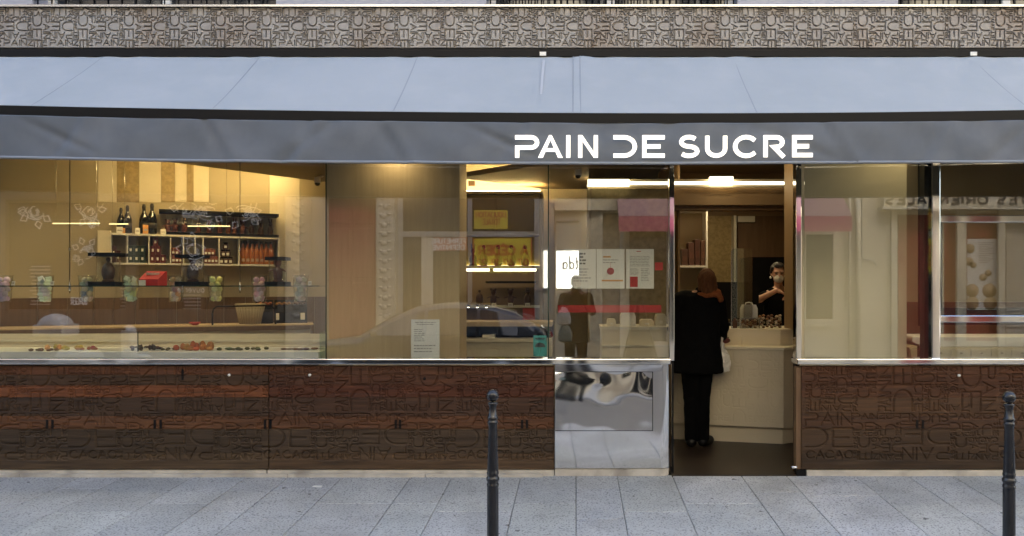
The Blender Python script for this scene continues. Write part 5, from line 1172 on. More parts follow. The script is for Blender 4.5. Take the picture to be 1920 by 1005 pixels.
MB().prism([(xt0+.09,zt0),(XR-.1,zt0),(XR-.1,zt1),(xt0+.01,zt1),(xt0,zt1-.02),(xt0,zt1-.05)], .9, 1.3).build('top', mat('white_table_top', (.85,.84,.78), .4), tb, bevel=.008); B('leg', M['steel_brush'], WX(1729,1.0), WX(1744,1.0), 1.0, 1.1, 0, zt0-.001, tb); B('leg', M['steel_brush'], XR-.6, XR-.5, 1.0, 1.1, 0, zt0-.001, tb)
dr = wempty('drawer_unit', (WX(1840,1.9),1.9,0), 'low cream drawer unit behind the white table in the right room', 'drawers')
B('carcass', M['sand'], WX(1705,1.9), XR-.15, 1.9, 2.4, 0, WZ(652,1.9), dr)
for i in range(6):
    a = WX(1706+i*38,1.9); b = WX(1742+i*38,1.9)
    for z0, z1 in ((WZ(690,1.9),WZ(671,1.9)),(WZ(669,1.9),WZ(655,1.9))):
        if b < XR-.15:
            d_ = B('drawer', M['sand'], a, b, 1.88, 1.8995, z0, z1, dr); MB().lathe([(.012,0),(.012,.004),(.008,.006)], ((a+b)/2, 1.87, (z0+z1)/2), 10).build('knob', M['black_metal'], d_)
# ================================================================== PEOPLE
def hand(mb, wrist, d, up, side, curl=.6, s=1.0):
    """palm and five bent fingers; d = direction of the hand, up = back of the hand, side = towards the thumb"""
    wr = Vector(wrist); d = Vector(d).normalized(); up = Vector(up).normalized(); side = Vector(side).normalized()
    mb.cap(wr, wr+d*.03*s, .021*s, .022*s)
    for i, (o, L_) in enumerate(((.024,.072),(.009,.080),(-.007,.075),(-.022,.060))):
        a = wr+d*.045*s+side*o*s*.9; mb.cap(wr+d*.02*s+side*o*s*.7, a+d*.03*s, .0125*s, .0105*s, 8)
        b = a+d*.03*s; ang = 0
        for q, f in enumerate((.45,.32,.23)):
            ang += curl*(.55 if q == 0 else .75); dd = d*math.cos(ang)-up*math.sin(ang); c = b+dd*L_*f*s; mb.cap(b, c, (.0098-.0008*q)*s, (.0092-.0009*q)*s, 8); b = c
    a = wr+d*.022*s+side*.022*s; b = a+(d*.6+side*.75-up*.25).normalized()*.036*s; c = b+(d*.85+side*.15-up*.5).normalized()*.030*s
    mb.cap(a, b, .0125*s, .0105*s, 8).cap(b, c, .0102*s, .0088*s, 8)
def head(mb, c, s=1.0, yaw=0.0, pitch=0.0):
    """skull, jaw, nose, lips, ears, brow; the face looks along -Y before turning by yaw"""
    rot = Matrix.Rotation(yaw,3,'Z') @ Matrix.Rotation(pitch,3,'X'); c = Vector(c); P = lambda x,y,z: c+rot@(Vector((x,y,z))*s)
    mb.ell(P(0,.012,.028), .074*s, .092*s, .088*s, rot=rot); mb.ell(P(0,-.022,-.03), .060*s, .062*s, .082*s, rot=rot); mb.ell(P(0,-.045,-.088), .030*s, .030*s, .026*s, rot=rot)
    mb.cap(P(0,-.082,.012), P(0,-.100,-.022), .008*s, .0135*s); mb.ell(P(0,-.083,-.052), .024*s, .012*s, .006*s, rot=rot); mb.ell(P(0,-.082,-.063), .020*s, .012*s, .006*s, rot=rot)
    for q in (-1,1): mb.ell(P(q*.074,.012,-.008), .009*s, .018*s, .030*s, rot=rot); mb.cap(P(q*.012,-.082,.026), P(q*.048,-.070,.026), .008*s, .007*s)
    return P
def eyes(P, s, parent):
    for q in (-1,1): MB().ell(P(q*.031,-.0755,.004), .011*s,.009*s,.007*s).build('eye', M['ink'], parent)
def body(mb, J, b=1.0):
    """J: joints; one continuous figure made by fusing tapered limbs"""
    mb.cap(J['neck'], J['headbase'], .052*b, .047*b)
    ch, pv = Vector(J['chest']), Vector(J['pelvis'])
    mb.ell(ch, .165*b, .105*b, .20*b).ell((ch+pv)/2, .140*b, .095*b, .19*b).ell(pv, .165*b, .115*b, .14*b)
    for s in 'LR':
        mb.cap(J['neck'], J['sh'+s], .06*b, .052*b); mb.cap(J['sh'+s], J['el'+s], .052*b, .040*b).cap(J['el'+s], J['wr'+s], .040*b, .026*b)
        mb.cap(J['hip'+s], J['kn'+s], .085*b, .055*b).cap(J['kn'+s], J['an'+s], .055*b, .038*b); an = Vector(J['an'+s]); mb.cap(an+Vector((0,0,-.035)), J['toe'+s], .036, .028)
# --- customer seen from behind
cu = wempty('person', (1.10,1.04,.002), 'customer in a long black coat and trousers with brown hair, seen from behind', 'person')
J = dict(neck=(1.165,1.045,1.385), headbase=(1.18,1.06,1.46), chest=(1.11,1.045,1.20), pelvis=(1.10,1.04,.86), shL=(.945,1.03,1.335), shR=(1.29,1.075,1.335), elL=(.89,1.05,1.07), elR=(1.345,1.13,1.08), wrL=(.95,1.24,1.0), wrR=(1.37,1.29,.985),
         hipL=(1.03,1.04,.82), hipR=(1.165,1.045,.82), knL=(1.045,1.06,.46), knR=(1.15,1.05,.46), anL=(1.045,1.045,.085), anR=(1.15,1.055,.085), toeL=(1.05,1.20,.032), toeR=(1.235,1.16,.032))
mb = MB(); body(mb, J); P = head(mb, (1.188,1.075,1.51), .95, math.pi-.35, .35); hand(mb, J['wrR'], (.1,.9,-.3), (0,.3,1), (-1,0,0), .8); hand(mb, J['wrL'], (.3,.9,-.1), (0,.2,1), (1,0,0), .7)
fuse(mb, 'body', M['skin'], .0065, cu, 2)
mb = MB().lathe([(.02,1.405),(.10,1.40),(.165,1.365),(.198,1.30),(.205,1.18),(.205,1.05),(.215,.92),(.228,.80),(.240,.685),(.232,.672),(.10,.672)][::-1], (1.10,1.045,0), 30, 1, .70)
for s in 'LR': mb.cap(J['sh'+s], J['el'+s], .074, .064).cap(J['el'+s], Vector(J['el'+s]).lerp(Vector(J['wr'+s]), .92), .064, .050)
mb.cap((.97,1.04,1.36),(1.26,1.06,1.36), .06, .06)
mb.lathe([(.075,1.385),(.085,1.40),(.08,1.445),(.07,1.45)], (1.165,1.05,0), 18)
fuse(mb, 'coat', M['coat_black'], .011, cu, 5, disp=(.014,.09))
mb = MB()
for s in 'LR': mb.cap(J['hip'+s], J['kn'+s], .098, .070).cap(J['kn'+s], Vector(J['an'+s])+Vector((0,0,.0)), .070, .060)
mb.ell(J['pelvis'], .175,.125,.14); fuse(mb, 'trousers', M['trouser'], .011, cu, 4, disp=(.01,.07))
for s in 'LR':
    an = Vector(J['an'+s]); mb = MB().cap(an+Vector((0,-.01,-.03)), Vector(J['toe'+s])+Vector((0,.01,.012)), .05, .04).cap(an+Vector((0,0,.0)), an+Vector((0,0,.05)), .05,.052); o = fuse(mb, 'shoe', M['shoe'], .008, cu, 2)
    zmin = min(v.co.z for v in o.data.vertices); o.location.z += .003-zmin
rot = Matrix.Rotation(math.pi-.35,3,'Z'); 
mb = MB().ell((1.187,1.055,1.535), .080,.098,.086).cap((1.185,1.01,1.53),(1.18,.985,1.42), .074,.060).cap((1.23,1.01,1.52),(1.252,.985,1.405), .040,.026).cap((1.135,1.02,1.515),(1.125,1.0,1.43), .036,.026)
fuse(mb, 'hair', M['hair_brown'], .007, cu, 3, disp=(.010,.025))
mb = MB()
for i in range(14):
    a = 2*math.pi*i/14; b = 2*math.pi*(i+1)/14; f = lambda t: (1.175+.105*math.cos(t), 1.045+.085*math.sin(t), 1.378+.02*math.cos(t))
    mb.cap(f(a), f(b), .034, .034)
mb.cap((1.27,.985,1.40),(1.30,.97,1.335), .034,.026); fuse(mb, 'scarf', M['scarf'], .009, cu, 3, disp=(.014,.03))
# her plastic bag and purse
pb_ = wempty('plastic_carrier_bag', (1.33,1.10,.68), 'crumpled white plastic bag hanging from the arm of the customer', 'bag')
mb = MB().lathe([(.03,.67),(.060,.69),(.072,.76),(.060,.83),(.034,.89),(.018,.94)], (1.335,1.10,0), 16, 1, .75); mb.v = [(x+.010*math.sin(z*90+x*60), y+.010*math.cos(z*70+y*80), z+.006*math.sin(x*120)) for x,y,z in mb.v]; fuse(mb, 'bag_body', M['plastic_bag'], .006, pb_, 1, disp=(.016,.025))
MB().tube([(1.335,1.10,.93),(1.35,1.15,.98),(1.372,1.27,.972)], .006, 6).tube([(1.33,1.11,.93),(1.345,1.17,.985),(1.374,1.275,.968)], .005, 6).build('handles', M['plastic_bag'], pb_)
pu = wempty('purse', (1.40,1.33,.9), 'small dark red purse in the hand of the customer', 'purse'); mb = MB().ell((1.405,1.335,.945), .055,.035,.030); fuse(mb, 'purse_body', mat('dark_red_leather', (.10,.015,.015), .4), .006, pu, 2); MB().tube([(1.36,1.33,.972),(1.40,1.33,.979),(1.445,1.33,.972)], .005, 8).build('clasp', M['steel_brush'], pu)
# --- shop assistant with face mask
As = wempty('person', (2.2,2.35,.002), 'shop assistant in black top wearing a pale face mask behind the counter', 'person')
ax, ay = WX(1459,2.3), 2.3
J = dict(neck=(ax+.02,ay+.05,1.42), headbase=(ax+.01,ay+.04,1.5), chest=(ax+.03,ay+.06,1.20), pelvis=(ax+.04,ay+.07,.88), shL=(ax-.13,ay+.05,1.345), shR=(ax+.20,ay+.08,1.345), elL=(ax-.255,ay-.13,1.345-.02), elR=(ax+.25,ay-.05,1.1), wrL=(ax-.08,ay-.25,1.415), wrR=(ax+.10,ay-.24,1.33),
         hipL=(ax-.04,ay+.07,.84), hipR=(ax+.12,ay+.07,.84), knL=(ax-.04,ay+.06,.47), knR=(ax+.12,ay+.06,.47), anL=(ax-.04,ay+.08,.09), anR=(ax+.12,ay+.08,.09), toeL=(ax-.05,ay-.06,.034), toeR=(ax+.13,ay-.06,.034))
J['elL'] = (ax-.235,ay-.10,1.315)
mb = MB(); body(mb, J, .94); P = head(mb, (ax,ay,1.595), .98, -.12, .12); hand(mb, J['wrL'], (.75,-.2,-.35), (0,-.5,1), (.2,-1,0), .5); hand(mb, J['wrR'], (-.8,-.2,.2), (0,0,1), (0,-1,0), .6)
fuse(mb, 'body', M['skin'], .0065, As, 2); eyes(P, .98, As)
mb = MB().ell(P(0,-.062,-.052), .052,.044,.046); mb.cap(P(-.05,-.04,-.045), P(-.073,.0,-.01), .006,.005).cap(P(.05,-.04,-.045), P(.073,.0,-.01), .006,.005); mb.cap(P(0,-.085,-.012), P(0,-.10,-.035), .014,.016); fuse(mb, 'face_mask', M['mask'], .005, As, 2)
mb = MB().ell(P(0,.024,.036), .082,.090,.088).ell(P(0,.085,.085), .036,.034,.034).cap(P(-.065,-.03,.06), P(-.074,.02,-.0), .018,.016).cap(P(.065,-.03,.06), P(.074,.02,0), .018,.016).cap(P(-.03,-.06,.088), P(.03,-.06,.088), .022,.022); fuse(mb, 'hair', M['hair_dark'], .006, As, 2, disp=(.008,.02))
MB().ell(P(-.08,-.0,-.045), .012,.008,.012).build('earring', M['white'], As)
mb = MB().ell(J['chest'], .175,.125,.21).ell((ax+.035,ay+.065,1.03), .155,.115,.2).ell((ax+.04,ay+.07,.86), .175,.13,.14).cap(J['shL'], Vector(J['shL']).lerp(Vector(J['elL']), .45), .066,.060).cap(J['shR'], Vector(J['shR']).lerp(Vector(J['elR']), .6), .066,.058).cap((ax-.05,ay+.05,1.385),(ax+.10,ay+.06,1.385), .06,.06); fuse(mb, 'top', M['coat_black'], .009, As, 3, disp=(.01,.06))
mb = MB()
for s in 'LR': mb.cap(J['hip'+s], J['kn'+s], .092, .066).cap(J['kn'+s], J['an'+s], .066, .054)
fuse(mb, 'trousers', M['trouser'], .011, As, 3)
for s in 'LR':
    an = Vector(J['an'+s]); mb = MB().cap(an+Vector((0,.01,-.035)), Vector(J['toe'+s])+Vector((0,-.01,.010)), .046, .038); o = fuse(mb, 'shoe', M['shoe'], .008, As, 2); o.location.z += .003-min(v.co.z for v in o.data.vertices)
# --- photographer, only seen mirrored in the glass
GR = gz(-6)
ph = wempty('person', (-.02,-6.28,GR), 'photographer in black clothes mirrored in the corner window, holding up a phone', 'person')
yb = -6.30
J = dict(neck=(0,yb,1.36), headbase=(0,yb+.01,1.44), chest=(0,yb,1.13), pelvis=(0,yb,.76), shL=(-.19,yb+.02,1.29), shR=(.19,yb+.02,1.29), elL=(-.25,yb+.10,1.06), elR=(.25,yb+.10,1.06), wrL=(-.085,yb+.27,1.33), wrR=(.085,yb+.27,1.33),
         hipL=(-.09,yb,.70), hipR=(.09,yb,.70), knL=(-.10,yb+.02,.26), knR=(.10,yb+.02,.26), anL=(-.11,yb,GR+.09), anR=(.11,yb,GR+.09), toeL=(-.13,yb+.15,GR+.035), toeR=(.13,yb+.15,GR+.035))
mb = MB(); body(mb, J); P = head(mb, (0,yb+.01,1.51), 1.0, math.pi, .15); hand(mb, J['wrL'], (.5,.2,1), (-.6,-.3,.6), (.3,1,.2), .8); hand(mb, J['wrR'], (-.5,.2,1), (.6,-.3,.6), (-.3,1,.2), .8)
fuse(mb, 'body', M['skin'], .0075, ph, 2); eyes(P, 1, ph)
mb = MB().ell(P(0,.024,.036), .083,.092,.09).cap(P(-.03,-.06,.088), P(.03,-.06,.088), .022,.022); fuse(mb, 'hair', M['hair_dark'], .008, ph, 2)
mb = MB().lathe([(.10,.56),(.225,.57),(.215,.75),(.195,.95),(.205,1.12),(.205,1.25),(.16,1.34),(.075,1.40),(.06,1.41)], (0,yb,0), 26, 1, .72)
for s in 'LR': mb.cap(J['sh'+s], J['el'+s], .078, .068).cap(J['el'+s], Vector(J['el'+s]).lerp(Vector(J['wr'+s]), .9), .066, .048)
fuse(mb, 'jacket', M['coat_black'], .012, ph, 4, disp=(.016,.08))
mb = MB()
for s in 'LR': mb.cap(J['hip'+s], J['kn'+s], .10, .075).cap(J['kn'+s], J['an'+s], .075, .065)
fuse(mb, 'trousers', M['trouser'], .012, ph, 3)
for s in 'LR':
    an = Vector(J['an'+s]); mb = MB().cap(an+Vector((0,-.01,-.035)), Vector(J['toe'+s])+Vector((0,.01,.012)), .05, .042); o = fuse(mb, 'shoe', M['shoe'], .009, ph, 2); o.location.z += GR+.002-min(v.co.z for v in o.data.vertices)
fn = wempty('phone', (0,-5.96,1.40), 'black phone held up by the mirrored photographer', 'phone'); B('phone_case', M['black_metal'], -.075, .075, -5.962, -5.952, 1.375, 1.45, fn, bevel=.003); B('lens_window', M['dark_pane'], -.02, .02, -5.9518, -5.9495, 1.40, 1.435, fn)
for i, (x, z, m, l) in enumerate(((-.19,.98,'plastic_bag','white carrier bag on the arm of the mirrored photographer'),(-.17,.72,'teal','grey green carrier bag below the white one on the photographer'))):
    m_ = M['plastic_bag'] if m == 'plastic_bag' else mat('grey_green_bag', (.20,.27,.25), .6)
    e = wempty('carrier_bag', (x,yb+.22,z-.14), l, 'bag', 'bags of the photographer'); mb = MB().lathe([(.06,-.13),(.11,-.11),(.115,0),(.08,.09),(.03,.16)], (x,yb+.22,z), 14, 1, .5); fuse(mb, 'bag_body', m_, .009, e, 2, disp=(.02,.04)); MB().tube([(x-.02,yb+.22,z+.13),(x-.03,yb+.18,z+.25),(-.22,yb+.12,1.13)], .006, 6).build('handle', m_, e)
# ================================================================== ACROSS THE STREET (seen mirrored in the shop windows)
YO = -10.0; GF = -.14
M['opp_stone'] = mat('opposite_stone', (.50,.45,.36), .8, col2=(.58,.53,.43), scale=2, bump=.1, bscale=40, dirt=((.34,.29,.22), 1.5, .4))
M['opp_cream'] = mat('opposite_cream_paint', (.64,.57,.42), .7, col2=(.70,.63,.48), scale=1.5, dirt=((.45,.40,.31), 1.2, .35))
M['opp_red'] = mat('opposite_red_paint', (.30,.055,.04), .45, col2=(.36,.08,.06), scale=2)
M['opp_dark'] = mat('opposite_dark_front', (.10,.085,.07), .5, col2=(.13,.11,.09), scale=2)
M['alu'] = mat('aluminium_frame', (.55,.55,.54), .35, metal=.6)
M['pink'] = mat('pink_awning_cloth', (.52,.10,.17), .8, col2=(.58,.13,.20), scale=2)
M['mauve'] = mat('mauve_awning_cloth', (.30,.17,.18), .8)
M['yellow_paper'] = mat('yellow_poster', (.72,.58,.06), .6)
def OB(name, m, px0, px1, py0, py1, Y, dep, parent, bevel=0):       # box on the far facade facing the shop; pixels are those of its mirror image
    return B(name, M[m] if isinstance(m, str) else m, RX(px0,Y), RX(px1,Y), Y-dep, Y, max(RZ(py1,Y), GF+.001), RZ(py0,Y), parent, bevel=bevel)
def far_building(x0, x1, m, label, holes_px, h=9.4):
    e = wempty('townhouse', ((x0+x1)/2, YO-.3, GF), label, 'building', 'houses across the street')
    up = []
    n = max(1, int((x1-x0)/1.9)); 
    for f in range(2):
        for i in range(n):
            c = x0+(i+.5)*(x1-x0)/n; up.append((c-.5, c+.5, 4.4+f*2.75, 6.2+f*2.75))
    hs = [(RX(a),RX(b),max(RZ(d),GF),RZ(c)) for a,b,c,d in holes_px]
    wall_with_holes('wall', M[m], x0, x1, GF, h, YO-.6, YO, up+hs, e)
    for a, b, c, d in up:
        wn_ = B('window', M['white'], a, b, YO-.2, YO-.16, c, c+.06, e); B('pane', M['dark_pane'], a, b, YO-.19, YO-.18, c+.061, d, wn_)
        fr_ = MB()
        for u in (a, (a+b)/2-.03, b-.06): fr_.box(u, u+.06, YO-.178, YO-.14, c+.061, d)
        fr_.build('frame', M['white'], wn_); B('sill', M[m], a-.06, b+.06, YO+.001, YO+.09, c-.09, c-.002, wn_)
        rl = MB().tube([(a,YO+.05,c+.9),(b,YO+.05,c+.9)], .014, 6)
        for q in range(10): rl.tube([(a+.05+q*.1,YO+.05,c-.002),(a+.05+q*.1,YO+.05,c+.9)], .006, 5)
        rl.build('railing', M['black_metal'], wn_)
    B('cornice', M[m], x0, x1, YO+.001, YO+.22, 3.75, 3.95, e); B('roof', M['upper_wall'], x0, x1, YO-6, YO+.15, h+.001, h+.3, e); B('backing', M['opp_dark'], x0, x1, YO-.9, YO-.61, GF, 4.2, e)
    return e
xA, xB, xC, xD = -26, RX(535), RX(1040), 26
hA = far_building(xA, xB-.02, 'opp_dark', 'dark fronted house across the street with white rose window stickers', [(-400,-20,375,585),(10,235,375,585),(255,520,375,585)])
hB = far_building(xB, xC-.02, 'opp_stone', 'stone house across the street with red door and closing down posters', [(612,705,366,690),(752,1006,300,690)])
hC = far_building(xC, xD, 'opp_cream', 'cream house across the street with pink awning and restaurant sign', [(1042,1090,412,545),(1130,1162,400,690),(1175,1490,380,690),(1505,1572,430,610),(1683,1745,402,690),(1770,1880,400,640),(1885,1990,405,690)])
# --- house with rose stickers
for a, b in ((-400,-20),(10,235),(255,520)):
    w_ = OB('shop_window', 'opp_dark', a, b, 580, 585, YO-.05, .1, hA); B('pane', M['dark_pane'], RX(a), RX(b), YO-.12, YO-.11, RZ(580), RZ(375), w_); B('frame', M['opp_dark'], RX(a), RX(b), YO-.1095, YO-.05, RZ(380), RZ(375)-.001, w_)
def rose(px, py, s, seed):
    rr = random.Random(seed); c = Vector((RX(px),RZ(py))); ps = []
    for k_ in range(6):
        r = s*(.16+.14*k_); a0 = rr.uniform(0,6.3); ps.append([(c.x+r*math.cos(a0+t*.36)*(1+.15*math.sin(t*2)), c.y+r*.85*math.sin(a0+t*.36)) for t in range(9)])
    for k_ in range(7):
        a = rr.uniform(0,6.3); u = Vector((math.cos(a), math.sin(a)))*s; v = Vector((-u.y,u.x))*.3
        ps.append([tuple(c+u*.85), tuple(c+u*1.15+v), tuple(c+u*1.6), tuple(c+u*1.15-v), tuple(c+u*.85)])
    ribbons(MB(), ps, s*.075, lambda u,v,h: (u, YO-.108+h, v), .003).build('rose_sticker', M['rose_ink'], hA)
for i, (px, py, s) in enumerate(((60,396,.23),(162,396,.22),(155,472,.2),(347,394,.24),(385,398,.22),(452,400,.24),(360,470,.25))): rose(px, py, s, i)
def otext(s, px0, px1, py0, py1, wid_, m, parent, Y=YO, d=.004, gap=.24, name='lettering'):     # reads correctly for someone facing that wall
    return wall_text(s, RX(px0,Y), RX(px1,Y), RZ(py1,Y), RZ(py0,Y), Y, wid_, M[m], parent, name, d, +1, gap)
otext('ouverte', 333, 383, 534, 548, .018, 'rose_ink', hA, YO-.108); otext('BURGER', 133, 163, 558, 571, .02, 'rose_ink', hA, YO-.108)
mb = MB()
for (a, b, y0, n) in ((48,88,498,12),(338,372,552,5),(218,240,540,8)):
    for i in range(n): rr = random.Random(i+a); mb.box(RX(a+rr.uniform(0,6)), RX(b), YO-.108, YO-.105, RZ(y0+i*6.5+2.6), RZ(y0+i*6.5))
mb.build('small_print_sticker', mat('grey_decal', (.3,.3,.29), .6), hA)
for a, b in ((542,582),(706,741)):         # carved stone pilasters
    p = OB('carved_pilaster', 'opp_stone', a, b, 330, 690, YO+.10, .099, hB)
    mb = MB(); c = RX((a+b)/2); rr = random.Random(a)
    for i in range(16):
        z = RZ(610-i*17); mb.ell((c+rr.uniform(-.04,.04), YO+.10, z), .07,.025,.055, 8, 6).ell((c-.09, YO+.10, z+.04), .045,.02,.03, 8, 6).ell((c+.09, YO+.10, z+.04), .045,.02,.03, 8, 6)
    mb.build('carving', M['opp_stone'], p)
    for q in (a+2, b-3): OB('fillet', 'opp_stone', q, q+2, 330, 640, YO+.12, .0195, p)
OB('carved_lintel', 'opp_stone', 612, 705.5, 358, 366, YO+.08, .079, hB)
dr_ = OB('red_door', 'opp_red', 613, 704, 372, 690, YO-.15, .08, hB)
for a in (617, 661):
    for y0, y1 in ((380,420),(428,520),(530,640)): OB('door_panel', 'opp_red', a, a+39, y0, y1, YO-.135, .0148, dr_, .01)
OB('door_rail', 'opp_red', 657.5, 660.5, 374, 690, YO-.128, .0218, dr_)
fw = OB('aluminium_front', 'opp_dark', 752, 1006, 300, 690, YO-.3, .05, hB)
for a, b in ((746,755),(877,885),(1002,1010),(1030,1039)): OB('mullion', 'alu', a, b, 366, 690, YO+.03, .06, fw)
OB('transom', 'alu', 755.5, 876.5, 434, 444, YO+.025, .05, fw); OB('transom', 'alu', 885.5, 1001.5, 434, 444, YO+.025, .05, fw); OB('transom', 'alu', 1010.5, 1029.5, 540, 545, YO+.025, .05, fw)
for a, b in ((755.5,876.5),(885.5,1001.5)):
    for c, d in ((366,433.5),(444.5,690)): OB('pane', 'dark_pane', a, b, c, d, YO-.0, .01, fw)
OB('panel', 'opp_stone', 790, 812, 444.5, 610, YO+.01, .009, fw)
def poster(px0, px1, py0, py1, m, label, cat='poster'):
    e = wempty('window_poster', ((RX(px0)+RX(px1))/2, YO+.006, RZ(py1)), label, cat, 'posters across the street'); OB('paper', m, px0, px1, py0, py1, YO+.008, .003, e); return e
e = poster(889, 952, 394, 429, 'yellow_paper', 'yellow poster with red words LIQUIDATION TOTALE mirrored in the middle window'); otext('LIQUIDATION', 893, 948, 398, 407, .022, 'red_ink', e, YO+.0082); otext('TOTALE', 905, 938, 411, 421, .022, 'red_ink', e, YO+.0082)
e = poster(889, 995, 447, 512, 'yellow_paper', 'large yellow poster with red words A CEDER mirrored behind the bottles'); otext('A CÉdER', 897, 989, 461, 477, .045, 'red_ink', e, YO+.0082); otext('07 69 18 22', 895, 990, 486, 499, .03, 'red_ink', e, YO+.0082)
for a, b, c, d in ((886.5,889,446,513),(995,997.5,446,513)): OB('border', 'red_ink', a, b, c, d, YO+.0085, .003, e)
e = poster(804, 876, 445, 470, mat('red_banner', (.48,.10,.07), .6), 'red banner with white words FERMETURE DEFINITIVE mirrored on the wood partition'); otext('FERMETURE', 809, 872, 448, 456, .026, 'rose_ink', e, YO+.0082); otext('dEFINITIVE', 811, 870, 460, 468, .026, 'rose_ink', e, YO+.0082)
# --- cream house
lw = OB('lit_window', 'alu', 1042, 1090, 410, 414, YO+.02, .1, hC); OB('bright_sign', emis('lit_shop_window', (1,.97,.86), 1.6), 1043, 1085, 470, 541, YO-.02, .03, lw); OB('window_head', 'opp_cream', 1043, 1088, 418, 468, YO-.02, .03, lw); OB('frame', 'alu', 1085.5, 1090, 414.5, 545, YO+.01, .05, lw)
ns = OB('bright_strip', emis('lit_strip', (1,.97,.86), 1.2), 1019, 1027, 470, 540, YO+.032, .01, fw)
otext('tqa', 1056, 1084, 480, 504, .03, 'ink', lw, YO-.0195); otext('-', 1054, 1084, 503, 510, .012, 'greyink', lw, YO-.0195)
for a, b in ((1096,1104),(1122,1130),(1163,1170)): OB('stile', 'opp_cream', a, b, 380, 690, YO+.05, .049, hC)
OB('panel_door', 'opp_stone', 1131, 1161, 402, 690, YO-.2, .05, hC); OB('cornice_band', 'opp_cream', 1040, 1158, 386, 394, YO+.12, .119, hC)
pa = wempty('pink_awning', (RX(1375),YO+.5,RZ(433,YO+.9)), 'pink awning across the street mirrored in the corner and right windows', 'awning')
ya = YO+.9; x0, x1 = RX(1160,ya), RX(1597,ya)
MB().xprism([(ya,RZ(405,ya)),(ya+.012,RZ(405,ya)),(YO+.012,RZ(405,ya)+.75),(YO+.0,RZ(405,ya)+.75)], x0, x1).build('cloth', M['mauve'], pa); B('valance', M['pink'], x0, x1, ya+.002, ya+.012, RZ(434,ya), RZ(405.5,ya), pa); MB().tube([(x0,ya-.03,RZ(405,ya)),(x1,ya-.03,RZ(405,ya))], .022, 8).build('front_bar', M['alu'], pa)
wall_text('TEA', x0+2.1, x0+3.2, RZ(429,ya), RZ(411,ya), ya+.0125, .03, M['rose_ink'], pa, face=1) if False else None
s2_ = OB('shop_front', 'opp_stone', 1175, 1490, 640, 690, YO-.1, .1, hC)
for a, b in ((1175,1180),(1250,1256),(1330,1336),(1410,1416),(1484,1490)): OB('mullion', 'opp_cream', a, b, 380, 639, YO-.05, .06, s2_)
for a, b in ((1180.5,1249.5),(1256.5,1329.5),(1336.5,1409.5),(1416.5,1483.5)): OB('pane', 'dark_pane', a, b, 380, 639.5, YO-.1, .01, s2_)
sw_ = OB('side_window', 'opp_cream', 1505, 1572, 606, 612, YO+.06, .1, hC); OB('pane', 'dark_pane', 1512, 1562, 440, 598, YO-.08, .02, sw_)
for a, b, c, d in ((1505,1511.5,430,605.5),(1562.5,1572,430,605.5),(1512,1562,430,439.5),(1512,1562,598.5,605.5)): OB('frame', 'opp_cream', a, b, c, d, YO+.02, .08, sw_)
for a, z0 in ((1606,0),(1590,0)): MB().tube([(RX(a),YO+.09,GF),(RX(a),YO+.09,4.5)], .055 if a == 1606 else .03, 10).build('drainpipe', M['opp_cream'], hC)
MB().tube([(RX(1615),YO+.03,3.6),(RX(1615),YO+.03,RZ(482)),(RX(1619),YO+.03,RZ(486)),(RX(1636),YO+.03,RZ(488)),(RX(1642),YO+.03,RZ(498))], .012, 6).build('cable', M['greyink'], hC)
OB('sign_board', 'opp_cream', 1658, 2010, 352, 386, YO+.20, .199, hC); OB('sign_cornice', 'opp_cream', 1655, 2013, 386.5, 392, YO+.28, .279, hC)
otext('TES ORIENTALES', 1662, 1925, 367, 382, .045, 'ink', hC, YO+.203, .01, .42)
for a, b in ((1672,1682),(1746,1756),(1795,1812),(1873,1885)): OB('post', 'opp_cream', a, b, 392, 690, YO+.08, .078, hC)
OB('red_door', 'opp_red', 1684, 1744, 403, 690, YO-.1, .06, hC); OB('red_window_back', 'opp_red', 1770, 1880, 400, 640, YO-.12, .05, hC); OB('shutter', 'opp_stone', 1886, 1990, 405, 690, YO-.1, .05, hC)
for i in range(16): OB('shutter_slat', 'opp_stone', 1887, 1989, 407+i*15, 419+i*15, YO-.085, .0145, hC)
e = wempty('menu_poster', (RX(1843),YO-.06,RZ(581)), 'tall white menu poster with dishes mirrored in the right sash window', 'poster'); OB('paper', 'paper', 1813.5, 1872, 448, 581, YO-.066, .003, e)
mb = MB(); tan = mat('dish_print', (.50,.36,.20), .6)
for px, py, r in ((1822,466,.10),(1820,490,.09),(1828,497,.07),(1846,520,.08),(1856,512,.07),(1826,545,.14),(1858,545,.15),(1826,569,.14),(1860,569,.14)): mb.tube([(RX(px),YO-.0655,RZ(py)),(RX(px),YO-.0635,RZ(py))], r, 16)
mb.build('dish_picture', tan, e); mb = MB()
for i in range(12): mb.box(RX(1838), RX(1866-(i%3)*5), YO-.0655, YO-.064, RZ(454+i*3.4+1.4), RZ(454+i*3.4))
mb.build('print', M['greyink'], e)
# --- neighbours on the shop side so that the street is closed
for a, b, l in ((-26, XL-.72, 'plain pale house left of the pastry shop'),(XR+.62, 26, 'plain pale house right of the pastry shop')):
    e = wempty('neighbour_house', ((a+b)/2,.3,0), l, 'building'); n = 6; hs = [(a+(i+.5)*(b-a)/n-.5, a+(i+.5)*(b-a)/n+.5, .9+f*2.8, 2.7+f*2.8) for i in range(n) for f in range(4)]
    wall_with_holes('wall', M['opp_stone'], a, b, -.03, 12, .0, .4, hs, e)
    for h_ in hs: B('pane', M['dark_pane'], h_[0], h_[1], .2, .22, h_[2], h_[3], e)
